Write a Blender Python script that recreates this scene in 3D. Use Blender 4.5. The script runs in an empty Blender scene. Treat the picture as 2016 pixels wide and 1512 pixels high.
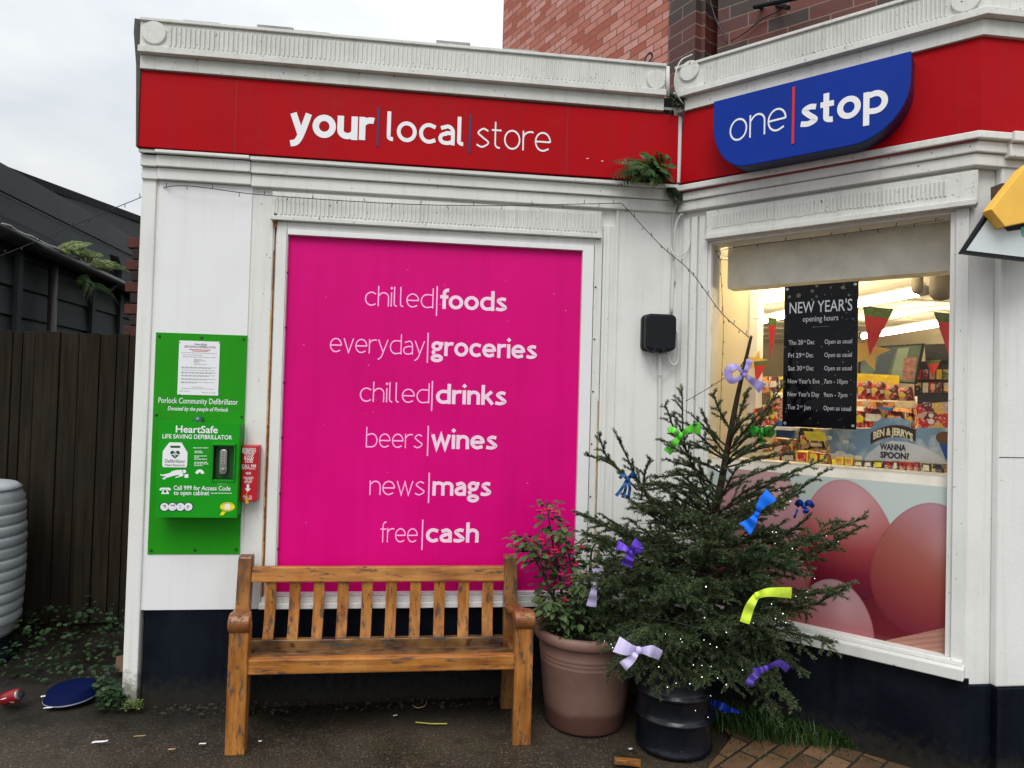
import bpy, math, random
import numpy as np
from math import sin, cos, pi, radians
from mathutils import Vector as V, Matrix
random.seed(7); rng = np.random.default_rng(7)
scene = bpy.context.scene
COL = scene.collection

# ------------------------------------------------------------------ camera
CAM = V((0.0, -3.676, 1.62)); YAW, PITCH, ROLL, FPX = 0.1196, 0.0214, 0.0274, 1328.0
FWD = V((sin(YAW)*cos(PITCH), cos(YAW)*cos(PITCH), sin(PITCH)))
RT0 = V((cos(YAW), -sin(YAW), 0)); UP0 = RT0.cross(FWD)
RT = cos(ROLL)*RT0 + sin(ROLL)*UP0; UP = -sin(ROLL)*RT0 + cos(ROLL)*UP0
cd = bpy.data.cameras.new('camera'); cam = bpy.data.objects.new('camera', cd); COL.objects.link(cam)
cd.sensor_width = 36; cd.lens = FPX/2016*36; cd.clip_start = .05; cd.clip_end = 2000
M = Matrix((RT, UP, -FWD)).transposed().to_4x4(); M.translation = CAM
cam.matrix_world = M; scene.camera = cam

# ------------------------------------------------------------------ world and sun
SUN_EL, SUN_AZ = radians(54), radians(196)        # azimuth measured clockwise from +Y
w = bpy.data.worlds.new('World'); scene.world = w; w.use_nodes = True
nt = w.node_tree; N = nt.nodes; L = nt.links
bg = N['Background']; bg.inputs['Strength'].default_value = 0.1
sky = N.new('ShaderNodeTexSky'); sky.sky_type = 'NISHITA'; sky.sun_disc = False
sky.sun_elevation = SUN_EL; sky.sun_rotation = SUN_AZ
tc = N.new('ShaderNodeTexCoord')
sep = N.new('ShaderNodeSeparateXYZ'); L.new(tc.outputs['Generated'], sep.inputs[0])
mp = N.new('ShaderNodeMapping'); mp.inputs['Scale'].default_value = (1.0, 1.0, 2.4); mp.inputs['Location'].default_value = (.35, .1, .2)
L.new(tc.outputs['Generated'], mp.inputs[0])
nz = N.new('ShaderNodeTexNoise'); nz.inputs['Scale'].default_value = 2.6; nz.inputs['Detail'].default_value = 5; nz.inputs['Roughness'].default_value = .5
L.new(mp.outputs[0], nz.inputs['Vector'])
cr = N.new('ShaderNodeValToRGB')
cr.color_ramp.elements[0].position = .36; cr.color_ramp.elements[0].color = (5.4, 5.7, 5.95, 1)
cr.color_ramp.elements[1].position = .66; cr.color_ramp.elements[1].color = (7.5, 7.55, 7.45, 1)
L.new(nz.outputs['Fac'], cr.inputs[0])
mr = N.new('ShaderNodeMapRange'); mr.inputs['From Min'].default_value = .25; mr.inputs['From Max'].default_value = 1.0
mr.inputs['To Min'].default_value = 1.0; mr.inputs['To Max'].default_value = 1.7
L.new(sep.outputs['Z'], mr.inputs['Value'])
mu = N.new('ShaderNodeVectorMath'); mu.operation = 'SCALE'
L.new(cr.outputs[0], mu.inputs[0]); L.new(mr.outputs[0], mu.inputs['Scale'])
mx = N.new('ShaderNodeMix'); mx.data_type = 'RGBA'; mx.inputs[0].default_value = .93
L.new(sky.outputs[0], mx.inputs[6]); L.new(mu.outputs[0], mx.inputs[7]); L.new(mx.outputs[2], bg.inputs['Color'])
sl = bpy.data.lights.new('sun', 'SUN'); sl.energy = 1.5; sl.angle = radians(35); sl.color = (1, .965, .92)
so = bpy.data.objects.new('sun', sl); COL.objects.link(so)
sd = V((sin(SUN_AZ)*cos(SUN_EL), cos(SUN_AZ)*cos(SUN_EL), sin(SUN_EL)))
so.rotation_euler = sd.to_track_quat('Z', 'Y').to_euler(); so.location = (0, -8, 12)
vs = scene.view_settings; vs.view_transform = 'Standard'; vs.look = 'None'; vs.exposure = .42; vs.gamma = 1
scene.render.engine = 'CYCLES'; scene.cycles.max_bounces = 8; scene.cycles.transparent_max_bounces = 16
scene.cycles.sample_clamp_indirect = 6; scene.cycles.use_denoising = True

# ------------------------------------------------------------------ frames and pixel rays
def ray(u, v):
    return (FWD*FPX + RT*(u-1008) + UP*(756-v))/FPX          # depth 1 along the view axis
def at(u, v, depth): return CAM + ray(u, v)*depth
class Frame:
    """vertical plane: s along it, z up, d out of it towards the street"""
    def __init__(f, o, ang):
        f.o = V(o); f.ux = V((cos(ang), -sin(ang), 0)); f.n = V((-sin(ang), -cos(ang), 0))
    def P(f, s, z, d=0): 
        p = f.o + f.ux*s + f.n*d; return V((p.x, p.y, z))
    def px(f, u, v, d=0):
        r = ray(u, v); t = ((f.o + f.n*d - CAM).dot(f.n))/r.dot(f.n); p = CAM + r*t
        return (p - f.o).dot(f.ux), p.z
TH = pi/4; EPS = .083; XC = 1.336
FA = Frame((0, 0, 0), 0)
FB = Frame((XC + .414*EPS, 0, 0), TH)
_sE = 1.38
_E = V((XC, -EPS, 0)) + FB.ux*_sE
SBE = (FB.o.y - (_E.y + EPS))/sin(TH)                         # length of the splayed wall
FC = Frame(FB.P(SBE, 0), 0)
def ground(u, v, z=0):
    r = ray(u, v); t = (z - CAM.z)/r.z; return CAM + r*t

# ------------------------------------------------------------------ mesh collector
class MB:
    def __init__(m): m.v = []; m.f = []; m.uv = {}
    def add(m, vs, fs, uv=None):
        b = len(m.v); m.v += [tuple(p) for p in vs]; m.f += [tuple(i+b for i in f) for f in fs]
        if uv:
            for i, t in enumerate(uv): m.uv[b+i] = t
        return m
    def hexa(m, p, uv=None):    # 8 points: bottom ring 0-3, top ring 4-7
        return m.add(p, [(3,2,1,0),(4,5,6,7),(0,1,5,4),(1,2,6,5),(2,3,7,6),(3,0,4,7)], uv)
    def fbox(m, fr, s0, s1, z0, z1, d0, d1):
        s0, s1 = min(s0,s1), max(s0,s1); z0, z1 = min(z0,z1), max(z0,z1); d0, d1 = min(d0,d1), max(d0,d1)
        q = [(s0,d1),(s1,d1),(s1,d0),(s0,d0)]
        return m.hexa([fr.P(s,z0,d) for s,d in q]+[fr.P(s,z1,d) for s,d in q], [(s,z0) for s,d in q]+[(s,z1) for s,d in q])
    def box(m, x0,x1,y0,y1,z0,z1):
        return m.fbox(FA, x0, x1, z0, z1, -y0, -y1)
    def obox(m, c, ax, h):
        c = V(c); X,Y,Z = [V(a)*k for a,k in zip(ax,h)]
        return m.hexa([c-X-Y-Z,c+X-Y-Z,c+X+Y-Z,c-X+Y-Z,c-X-Y+Z,c+X-Y+Z,c+X+Y+Z,c-X+Y+Z])
    def prism(m, fr, poly, d0, d1):      # poly of (s,z), counter-clockwise seen from the street
        n = len(poly); a = [fr.P(s,z,d1) for s,z in poly]; b = [fr.P(s,z,d0) for s,z in poly]
        return m.add(a+b, [tuple(range(n)), tuple(range(2*n-1,n-1,-1))]+[(i,n+i,n+(i+1)%n,(i+1)%n) for i in range(n)], list(poly)+list(poly))
    def flat(m, fr, poly, d): return m.add([fr.P(s,z,d) for s,z in poly], [tuple(range(len(poly)))], list(poly))
    def tube(m, pts, r, n=8, cap=True):
        pts = [V(p) for p in pts]; rs = r if isinstance(r,(list,tuple)) else [r]*len(pts)
        b = len(m.v); up = None
        for i,p in enumerate(pts):
            t = (pts[min(i+1,len(pts)-1)]-pts[max(i-1,0)]).normalized()
            if up is None: up = t.cross(V((0,0,1)) if abs(t.z)<.9 else V((1,0,0))).normalized()
            up = (up - t*up.dot(t)).normalized(); w_ = t.cross(up)
            for k in range(n):
                a = 2*pi*k/n; m.v.append(tuple(p+(up*cos(a)+w_*sin(a))*rs[i]))
        for i in range(len(pts)-1):
            for k in range(n):
                k2 = (k+1)%n; m.f.append((b+i*n+k, b+i*n+k2, b+(i+1)*n+k2, b+(i+1)*n+k))
        if cap:
            m.f.append(tuple(b+k for k in range(n-1,-1,-1))); e = b+(len(pts)-1)*n; m.f.append(tuple(e+k for k in range(n)))
        return m
    def lathe(m, prof, c, n=48, axis=(0,0,1), capb=False, capt=False):
        Z = V(axis).normalized(); X = Z.cross(V((0,1,.01))).normalized(); Y = Z.cross(X); c = V(c); b = len(m.v)
        for r,z in prof:
            for k in range(n):
                a = 2*pi*k/n; m.v.append(tuple(c+Z*z+(X*cos(a)+Y*sin(a))*r))
        for i in range(len(prof)-1):
            for k in range(n):
                k2=(k+1)%n; m.f.append((b+i*n+k,b+i*n+k2,b+(i+1)*n+k2,b+(i+1)*n+k))
        if capb: m.f.append(tuple(b+k for k in range(n-1,-1,-1)))
        if capt: m.f.append(tuple(b+(len(prof)-1)*n+k for k in range(n)))
        return m
    def build(m, name, mat, parent=None, smooth=False, bevel=0, seg=2):
        off = V((0,0,0)); p = parent
        while p is not None: off += p.location; p = p.parent
        me = bpy.data.meshes.new(name); me.from_pydata([(x-off.x,y-off.y,z-off.z) for x,y,z in m.v], [], m.f)
        if m.uv:
            uvl = me.uv_layers.new(name='UVMap'); 
            li = np.empty(len(me.loops), dtype=np.int32); me.loops.foreach_get('vertex_index', li)
            tab = np.zeros((len(m.v),2), dtype=np.float32)
            for i,t in m.uv.items(): tab[i] = t
            uvl.data.foreach_set('uv', tab[li].ravel())
        me.materials.append(mat); me.update()
        if smooth: me.polygons.foreach_set('use_smooth', [True]*len(me.polygons))
        o = bpy.data.objects.new(name, me); COL.objects.link(o)
        if parent is not None: o.parent = parent
        if bevel:
            bm_ = o.modifiers.new('bevel','BEVEL'); bm_.width = bevel; bm_.segments = seg; bm_.limit_method = 'ANGLE'; bm_.angle_limit = radians(40); bm_.harden_normals = False
        return o
def tag(o, label, cat, group=None, kind=None):
    if label: o['label'] = label
    if cat: o['category'] = cat
    if group: o['group'] = group
    if kind: o['kind'] = kind
    return o
def thing(name, label, cat, loc, group=None):
    o = bpy.data.objects.new(name, None); COL.objects.link(o); o.location = V(loc); o.empty_display_size = .05
    return tag(o, label, cat, group)
def raw_mesh(name, verts, faces_flat, nper, mat, parent=None):
    """fast mesh from numpy arrays; every face has nper corners"""
    off = np.zeros(3); p = parent
    while p is not None: off += np.array(p.location); p = p.parent
    verts = np.asarray(verts, dtype=np.float32) - off.astype(np.float32); faces_flat = np.asarray(faces_flat, dtype=np.int32).ravel()
    me = bpy.data.meshes.new(name); nf = len(faces_flat)//nper
    me.vertices.add(len(verts)); me.vertices.foreach_set('co', verts.ravel())
    me.loops.add(len(faces_flat)); me.loops.foreach_set('vertex_index', faces_flat)
    me.polygons.add(nf); me.polygons.foreach_set('loop_start', np.arange(nf, dtype=np.int32)*nper)
    me.update(calc_edges=True); me.materials.append(mat)
    o = bpy.data.objects.new(name, me); COL.objects.link(o)
    if parent is not None: o.parent = parent
    return o

# ------------------------------------------------------------------ materials
def lin(h):
    h = h.lstrip('#'); c = [int(h[i:i+2],16)/255 for i in (0,2,4)]
    return tuple(x/12.92 if x<=.04045 else ((x+.055)/1.055)**2.4 for x in c)
def C(r,g,b,k=1.0): return tuple(x*k for x in lin('%02x%02x%02x'%(r,g,b)))
def newmat(name):
    m = bpy.data.materials.new(name); m.use_nodes = True; return m, m.node_tree.nodes, m.node_tree.links, m.node_tree.nodes['Principled BSDF']
def noise(N,L,vec,scale,detail=4,rough=.55,stretch=None):
    if stretch:
        mp = N.new('ShaderNodeMapping'); mp.inputs['Scale'].default_value = stretch; L.new(vec, mp.inputs[0]); vec = mp.outputs[0]
    n = N.new('ShaderNodeTexNoise'); n.inputs['Scale'].default_value = scale; n.inputs['Detail'].default_value = detail; n.inputs['Roughness'].default_value = rough
    L.new(vec, n.inputs['Vector']); return n.outputs['Fac']
def ramp(N,L,fac,a,b):
    r = N.new('ShaderNodeMapRange'); r.inputs['From Min'].default_value = a; r.inputs['From Max'].default_value = b; r.clamp = True
    L.new(fac, r.inputs['Value']); return r.outputs[0]
def mix(N,L,fac,a,b):
    m = N.new('ShaderNodeMix'); m.data_type = 'RGBA'
    if isinstance(fac,(int,float)): m.inputs[0].default_value = fac
    else: L.new(fac, m.inputs[0])
    for s,i in ((a,6),(b,7)):
        if isinstance(s,tuple): m.inputs[i].default_value = (*s[:3],1)
        else: L.new(s, m.inputs[i])
    return m.outputs[2]
def math_(N,L,op,a,b):
    m = N.new('ShaderNodeMath'); m.operation = op
    for s,i in ((a,0),(b,1)):
        if isinstance(s,(int,float)): m.inputs[i].default_value = s
        else: L.new(s, m.inputs[i])
    return m.outputs[0]
def bump(N,L,b,h,strength,dist=.01):
    n = N.new('ShaderNodeBump'); n.inputs['Strength'].default_value = strength; n.inputs['Distance'].default_value = dist
    L.new(h, n.inputs['Height']); L.new(n.outputs[0], b.inputs['Normal'])
def simple(name, col, rough=.5, var=.12, scale=8, spec=.5, metal=0, bmp=0, bscale=60, coat=0, streak=0):
    m,N,L,b = newmat(name); t = N.new('ShaderNodeTexCoord').outputs['Object']
    f = noise(N,L,t,scale)
    c = mix(N,L,ramp(N,L,f,.3,.7), tuple(c*(1-var) for c in col), tuple(min(1,c*(1+var)) for c in col))
    if streak:
        s1 = ramp(N,L,noise(N,L,t,1.2,5,.65,(16,16,.7)),.5,.85); c = mix(N,L,math_(N,L,'MULTIPLY',s1,streak),c,tuple(q*.45+.02 for q in col))
        s2 = ramp(N,L,noise(N,L,t,5,6,.7),.6,.8); c = mix(N,L,math_(N,L,'MULTIPLY',s2,streak*.5),c,tuple(min(1,q*.75+.05) for q in col))
        L.new(ramp(N,L,noise(N,L,t,3,5,.6),-.3,1.3),b.inputs['Roughness'])
    L.new(c, b.inputs['Base Color'])
    if not streak: b.inputs['Roughness'].default_value = rough
    b.inputs['Specular IOR Level'].default_value = spec; b.inputs['Metallic'].default_value = metal
    if coat: b.inputs['Coat Weight'].default_value = coat; b.inputs['Coat Roughness'].default_value = .1
    if bmp: bump(N,L,b,noise(N,L,t,bscale,6),bmp,.005)
    return m
def paint(name, col, grime=(.25,.24,.2), g=.35, chips=.0, rough=.55, bmp=.15, streak=.3, bscale=35, foot=0):
    """weathered masonry or joinery paint: blotches, run-down streaks, chips"""
    m,N,L,b = newmat(name); t = N.new('ShaderNodeTexCoord').outputs['Object']
    blot = ramp(N,L,noise(N,L,t,3.2,6,.6),.42,.8)
    st = ramp(N,L,noise(N,L,t,1.0,5,.6,(26,26,1.1)),.52,.82)
    fac = math_(N,L,'ADD', math_(N,L,'MULTIPLY',blot,g), math_(N,L,'MULTIPLY',st,streak))
    c = mix(N,L,fac,col,tuple(a*.45+b_*.55 for a,b_ in zip(grime,col)))
    sp = ramp(N,L,noise(N,L,t,55,3,.6),.72-.06*chips,.76-.06*chips)
    c = mix(N,L,math_(N,L,'MULTIPLY',sp,min(1,.25+chips)),c,(.11,.1,.085))
    if foot:    # mud splash and moss above the ground
        sz=N.new('ShaderNodeSeparateXYZ'); L.new(t,sz.inputs[0]); mf=ramp(N,L,math_(N,L,'SUBTRACT',math_(N,L,'MULTIPLY',noise(N,L,t,22,6,.7),.42),sz.outputs['Z']),.02,.13)
        c = mix(N,L,math_(N,L,'MULTIPLY',mf,.8),c,(.09,.085,.05))
    L.new(c,b.inputs['Base Color']); b.inputs['Roughness'].default_value = rough; b.inputs['Specular IOR Level'].default_value = .25
    bump(N,L,b,noise(N,L,t,bscale,7,.65),bmp,.006)
    return m
WHITE = (.75,.755,.735)
m_render = paint('white_render', WHITE, g=.34, chips=.15, rough=.7, bmp=.22, bscale=60, streak=.5, foot=1)
m_joinery = paint('white_joinery', (.73,.735,.71), g=.34, chips=.6, rough=.45, bmp=.14, streak=.55)
m_cornice = paint('cornice_paint', (.68,.69,.66), g=.6, chips=.75, rough=.6, bmp=.4, streak=.7)
m_clean = paint('clean_white', (.77,.78,.79), g=.16, chips=0.05, rough=.4, bmp=.04, streak=.3)
m_greyend = paint('grey_render', (.07,.07,.062), g=.5, chips=.2, rough=.8, bmp=.4)
def m_plinth_():
    m,N,L,b = newmat('navy_plinth'); t = N.new('ShaderNodeTexCoord').outputs['Object']
    a = ramp(N,L,noise(N,L,t,2.2,5,.6),.45,.62); s = ramp(N,L,noise(N,L,t,1,4,.6,(14,14,1.2)),.5,.75)
    c = mix(N,L,math_(N,L,'MULTIPLY',a,.9),(.0018,.003,.0075),(.0058,.0095,.0155)); c = mix(N,L,math_(N,L,'MULTIPLY',s,.35),c,(.014,.017,.021))
    sz=N.new('ShaderNodeSeparateXYZ'); L.new(t,sz.inputs[0]); mf=ramp(N,L,math_(N,L,'SUBTRACT',math_(N,L,'MULTIPLY',noise(N,L,t,26,6,.7),.30),sz.outputs['Z']),.0,.12); c=mix(N,L,math_(N,L,'MULTIPLY',mf,.6),c,(.035,.03,.02))
    L.new(c,b.inputs['Base Color']); b.inputs['Roughness'].default_value = .5; b.inputs['Specular IOR Level'].default_value = .12
    bump(N,L,b,noise(N,L,t,40,6),.25,.006); return m
m_plinth = m_plinth_()
m_red = simple('red_fascia', C(182,1,18,.86), .35, .08, 1.5, .1, bmp=.02, bscale=3, streak=.35)
m_blue = simple('blue_sign', C(14,52,150,.95), .3, .08, 2, .12, streak=.25)
m_bluedark = simple('blue_sign_edge', C(14,22,60), .4, .08, 3)
m_navyline = simple('navy_divider', C(25,22,85), .4)
m_letter = simple('white_lettering', (.82,.83,.86), .4, .02)
m_redline = simple('red_divider', C(200,20,45), .4)
def m_magenta_():
    m,N,L,b = newmat('magenta_vinyl'); t = N.new('ShaderNodeTexCoord').outputs['Object']
    c = mix(N,L,ramp(N,L,noise(N,L,t,1.3,3),.3,.75), C(200,0,110,1.06), C(214,0,122,1.08))
    sc_ = ramp(N,L,noise(N,L,t,9,4,.6,(1,1,6)),.745,.76)
    c = mix(N,L,math_(N,L,'MULTIPLY',sc_,.7),c,C(235,120,190))
    s1=ramp(N,L,noise(N,L,t,1.2,5,.65,(10,10,.6)),.45,.85); c=mix(N,L,math_(N,L,'MULTIPLY',s1,.22),c,C(150,0,84)); L.new(ramp(N,L,noise(N,L,t,2.5,4),-.2,1.2),b.inputs['Roughness'])
    L.new(c,b.inputs['Base Color']); b.inputs['Specular IOR Level'].default_value = .14; return m
m_magenta = m_magenta_()
m_pinktext = simple('pale_pink_lettering', C(250,170,222,1.2), .4, .02)
m_pinkbold = simple('pale_pink_bold', C(232,200,222,1.15), .4, .05, 30)
m_green = simple('green_board', C(34,142,20,1.0), .45, .07, 4, .15, streak=.25)
m_green2 = simple('green_cabinet', C(18,146,20,1.0), .35, .07, 5, .2, streak=.2)
m_greendk = simple('dark_green', C(14,80,25), .5)
m_lens = simple('green_lens', C(5,88,48), .12, .05, 4, .6)
m_paper = simple('white_paper', (.78,.79,.83), .5, .02)
m_grey = simple('print_grey', (.22,.22,.26), .6)
m_redprint = simple('print_red', C(190,40,60), .6)
m_kit = simple('red_kit', C(178,12,34,1.1), .35, .05)
m_steel = simple('steel', (.42,.41,.4), .3, .1, 30, metal=1)
m_black = simple('black_plastic', (.008,.010,.013), .45, .2, 10, .2)
m_yellow = simple('yellow_sticker', C(238,214,20), .4)
m_gold = simple('yellow_tag', C(205,150,20), .4)
m_wire = simple('black_wire', (.012,.012,.012), .5)
m_cable = paint('white_cable', (.62,.63,.61), g=.3, chips=.1, bmp=.05)
m_rust = simple('rust', C(120,70,28), .9, .5, 40, bmp=.3)
m_cream = simple('cream_sealant', C(190,160,110), .8, .3, 20)
def m_wood_(name, stretch, base=C(190,122,54), dark=C(92,48,18), worn=.545):
    m,N,L,b = newmat(name); t = N.new('ShaderNodeTexCoord').outputs['Object']
    gr = noise(N,L,t,3.0,6,.65,stretch); c = mix(N,L,ramp(N,L,gr,.3,.72),dark,base)
    lg = ramp(N,L,noise(N,L,t,5,3),.35,.75); c = mix(N,L,math_(N,L,'MULTIPLY',lg,.45),c,C(214,156,84)); c = mix(N,L,math_(N,L,'MULTIPLY',ramp(N,L,noise(N,L,t,2.3,5,.65),.48,.72),.55),c,C(86,44,18))
    knot = ramp(N,L,noise(N,L,t,9,2,.5,tuple(1+.25*(q>2) for q in stretch)),.71,.76); c = mix(N,L,math_(N,L,'MULTIPLY',knot,.8),c,C(62,26,10))
    st2 = tuple(max(1.2,q*.45) for q in stretch)
    wr = ramp(N,L,noise(N,L,t,6.5,7,.72,st2),worn,worn+.05); c = mix(N,L,math_(N,L,'MULTIPLY',wr,.85),c,(.045,.042,.04))
    crk = ramp(N,L,noise(N,L,t,4,5,.6,tuple(q*2.2 for q in stretch)),.68,.71); c = mix(N,L,math_(N,L,'MULTIPLY',crk,.85),c,(.03,.016,.01))
    L.new(c,b.inputs['Base Color']); L.new(ramp(N,L,wr,-.55,1.4),b.inputs['Roughness']); b.inputs['Specular IOR Level'].default_value = .4
    bump(N,L,b,math_(N,L,'SUBTRACT',gr,math_(N,L,'MULTIPLY',wr,.4)),.25,.004); return m
m_woodx = m_wood_('bench_wood_lengthwise', (1.2,14,14), worn=.565); m_woodz = m_wood_('bench_wood_upright', (14,14,1.2)); m_woody = m_wood_('bench_wood_arm', (14,1.2,14), C(130,66,30), C(84,36,16), .56)
m_woodpost = m_wood_('bench_wood_post', (14,14,1.2), C(118,70,34), C(64,36,18), .54)
m_seat = m_wood_('bench_wood_seat', (1.2,14,14), C(70,44,30), C(34,20,13), .55)
def m_fence_():
    m,N,L,b = newmat('fence_wood'); t = N.new('ShaderNodeTexCoord').outputs['Object']; oi = N.new('ShaderNodeObjectInfo').outputs['Random']
    gr = noise(N,L,t,2.2,6,.65,(12,12,.8)); c = mix(N,L,ramp(N,L,gr,.3,.75),(.008,.0062,.0045),(.040,.030,.018))
    c = mix(N,L,ramp(N,L,noise(N,L,t,2.4,4),.45,.75),c,(.016,.015,.013)); c = mix(N,L,math_(N,L,'MULTIPLY',oi,.55),c,(.012,.010,.008))
    L.new(c,b.inputs['Base Color']); b.inputs['Roughness'].default_value = .8; b.inputs['Specular IOR Level'].default_value=.1; bump(N,L,b,gr,.4,.006); return m
m_fence = m_fence_()
m_felt = simple('roof_felt', (.010,.011,.014), .7, .35, 14, .12, bmp=.5, bscale=90)
m_boards = paint('shed_boards', (.036,.048,.048), grime=(.02,.025,.03), g=.9, chips=.6, rough=.6, bmp=.3)
m_gutter = simple('gutter', (.02,.022,.025), .25, .2, 12)
m_drain = simple('drainpipe', (.03,.022,.022), .4, .2, 12)
m_butt = simple('grey_plastic', (.42,.45,.48), .45, .16, 6, bmp=.08, bscale=20)
m_stand = simple('dark_blue_stand', (.008,.012,.03), .5, .3)
m_tray = simple('blue_tray', (.002,.006,.045), .7, .15, 8, .06)
def m_asphalt_():
    m,N,L,b = newmat('asphalt'); t = N.new('ShaderNodeTexCoord').outputs['Object']
    sp = noise(N,L,t,100,4,.8); big = noise(N,L,t,1.3,6,.6)
    c = mix(N,L,ramp(N,L,big,.35,.7),(.024,.0185,.012),(.066,.049,.031))
    c = mix(N,L,ramp(N,L,sp,.57,.68),c,(.27,.22,.155)); c = mix(N,L,ramp(N,L,sp,.45,.33),c,(.006,.006,.006))
    d2 = ramp(N,L,noise(N,L,t,6,5,.65),.56,.7); c = mix(N,L,math_(N,L,'MULTIPLY',d2,.6),c,(.013,.012,.010))
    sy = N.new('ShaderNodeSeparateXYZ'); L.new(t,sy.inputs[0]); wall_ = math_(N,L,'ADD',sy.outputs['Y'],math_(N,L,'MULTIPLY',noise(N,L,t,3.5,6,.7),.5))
    c = mix(N,L,math_(N,L,'MULTIPLY',ramp(N,L,wall_,-.10,.16),.72),c,(.006,.0058,.005))  # damp band by the wall, also deepening the shade there in the colour
    L.new(c,b.inputs['Base Color'])
    r = N.new('ShaderNodeMapRange'); r.inputs['From Min'].default_value=.38; r.inputs['From Max'].default_value=.6; r.inputs['To Min'].default_value=.32; r.inputs['To Max'].default_value=.8
    L.new(noise(N,L,t,2.1,4),r.inputs['Value']); L.new(r.outputs[0],b.inputs['Roughness']); b.inputs['Specular IOR Level'].default_value=.35
    bump(N,L,b,math_(N,L,'ADD',sp,math_(N,L,'MULTIPLY',noise(N,L,t,40,4),.8)),.7,.008); return m
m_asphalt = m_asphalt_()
def m_brick_(name, cols, mortar, sx, sz, msize=.012, bmp=.4, rough=.8, spall=None, alg=.0, var=1.0):
    m,N,L,b = newmat(name); uv = N.new('ShaderNodeTexCoord').outputs['UV']
    wob = N.new('ShaderNodeTexNoise'); wob.inputs['Scale'].default_value = 9; L.new(uv,wob.inputs['Vector'])
    vm = N.new('ShaderNodeVectorMath'); vm.operation='MULTIPLY_ADD'; L.new(wob.outputs['Color'],vm.inputs[0]); vm.inputs[1].default_value=(.008,.008,0); L.new(uv,vm.inputs[2])
    bk = N.new('ShaderNodeTexBrick'); bk.inputs['Scale'].default_value = 1; bk.inputs['Brick Width'].default_value = sx; bk.inputs['Row Height'].default_value = sz
    bk.inputs['Mortar Size'].default_value = msize*.5; bk.inputs['Mortar Smooth'].default_value=.15; bk.inputs['Bias'].default_value=0
    bk.inputs['Color1'].default_value=(0,0,0,1); bk.inputs['Color2'].default_value=(1,1,1,1); bk.inputs['Mortar'].default_value=(.5,.5,.5,1)
    L.new(vm.outputs[0],bk.inputs['Vector'])
    cr = N.new('ShaderNodeValToRGB'); cr.color_ramp.interpolation='CONSTANT' if len(cols)>3 else 'LINEAR'
    while len(cr.color_ramp.elements)<len(cols): cr.color_ramp.elements.new(.5)
    for i,c in enumerate(cols): cr.color_ramp.elements[i].position=i/len(cols); cr.color_ramp.elements[i].color=(*c,1)
    L.new(bk.outputs['Color'],cr.inputs[0]); c = cr.outputs[0]
    n1 = noise(N,L,uv,14,6,.65); c = mix(N,L,math_(N,L,'MULTIPLY',ramp(N,L,n1,.4,.8),.45),c,tuple(q*.5 for q in cols[0]))
    if spall: c = mix(N,L,math_(N,L,'MULTIPLY',ramp(N,L,noise(N,L,uv,7,6,.7),.6,.68),.75),c,spall)
    c = mix(N,L,bk.outputs['Fac'],c,mortar)
    if alg: c = mix(N,L,math_(N,L,'MULTIPLY',ramp(N,L,noise(N,L,uv,4,5,.7),.5,.7),alg),c,(.02,.03,.008))
    L.new(c,b.inputs['Base Color']); b.inputs['Roughness'].default_value=rough
    bump(N,L,b,math_(N,L,'SUBTRACT',math_(N,L,'MULTIPLY',n1,.5),bk.outputs['Fac']),bmp,.012); return m
m_pinkbrick = m_brick_('pink_painted_brick', [C(192,122,106),C(202,140,126),C(184,108,88),C(206,150,138),C(172,88,66),C(198,130,116)], C(126,80,70), .145,.053,.009,.55,.75, C(176,98,80))
m_darkbrick = m_brick_('dark_brick', [C(92,40,30),C(60,42,38),C(104,46,34),C(80,36,30),C(52,40,38)], C(126,108,94), .215,.075,.006,.35,.55)
m_paving = m_brick_('brick_paving', [C(104,78,56),C(122,92,66),C(88,64,46),C(112,80,54)], (.014,.012,.009), .2,.1,.012,.9,.7, None, .35)
m_glass,N_,L_,b_ = newmat('window_glass')
N_.remove(b_); tr=N_.new('ShaderNodeBsdfTransparent'); gl=N_.new('ShaderNodeBsdfGlossy'); gl.inputs['Roughness'].default_value=.01
fr_=N_.new('ShaderNodeFresnel'); fr_.inputs['IOR'].default_value=1.28; ms=N_.new('ShaderNodeMixShader')
L_.new(fr_.outputs[0],ms.inputs[0]); L_.new(tr.outputs[0],ms.inputs[1]); L_.new(gl.outputs[0],ms.inputs[2]); L_.new(ms.outputs[0],N_['Material Output'].inputs[0])
def emit(name,col,s):
    m,N,L,b = newmat(name); b.inputs['Base Color'].default_value=(*col,1); b.inputs['Emission Color'].default_value=(*col,1); b.inputs['Emission Strength'].default_value=s; return m
m_tube = emit('fluorescent_tube',(1,.80,.48),40)
m_fairy = emit('fairy_bulb',(.95,.97,1),3)

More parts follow.
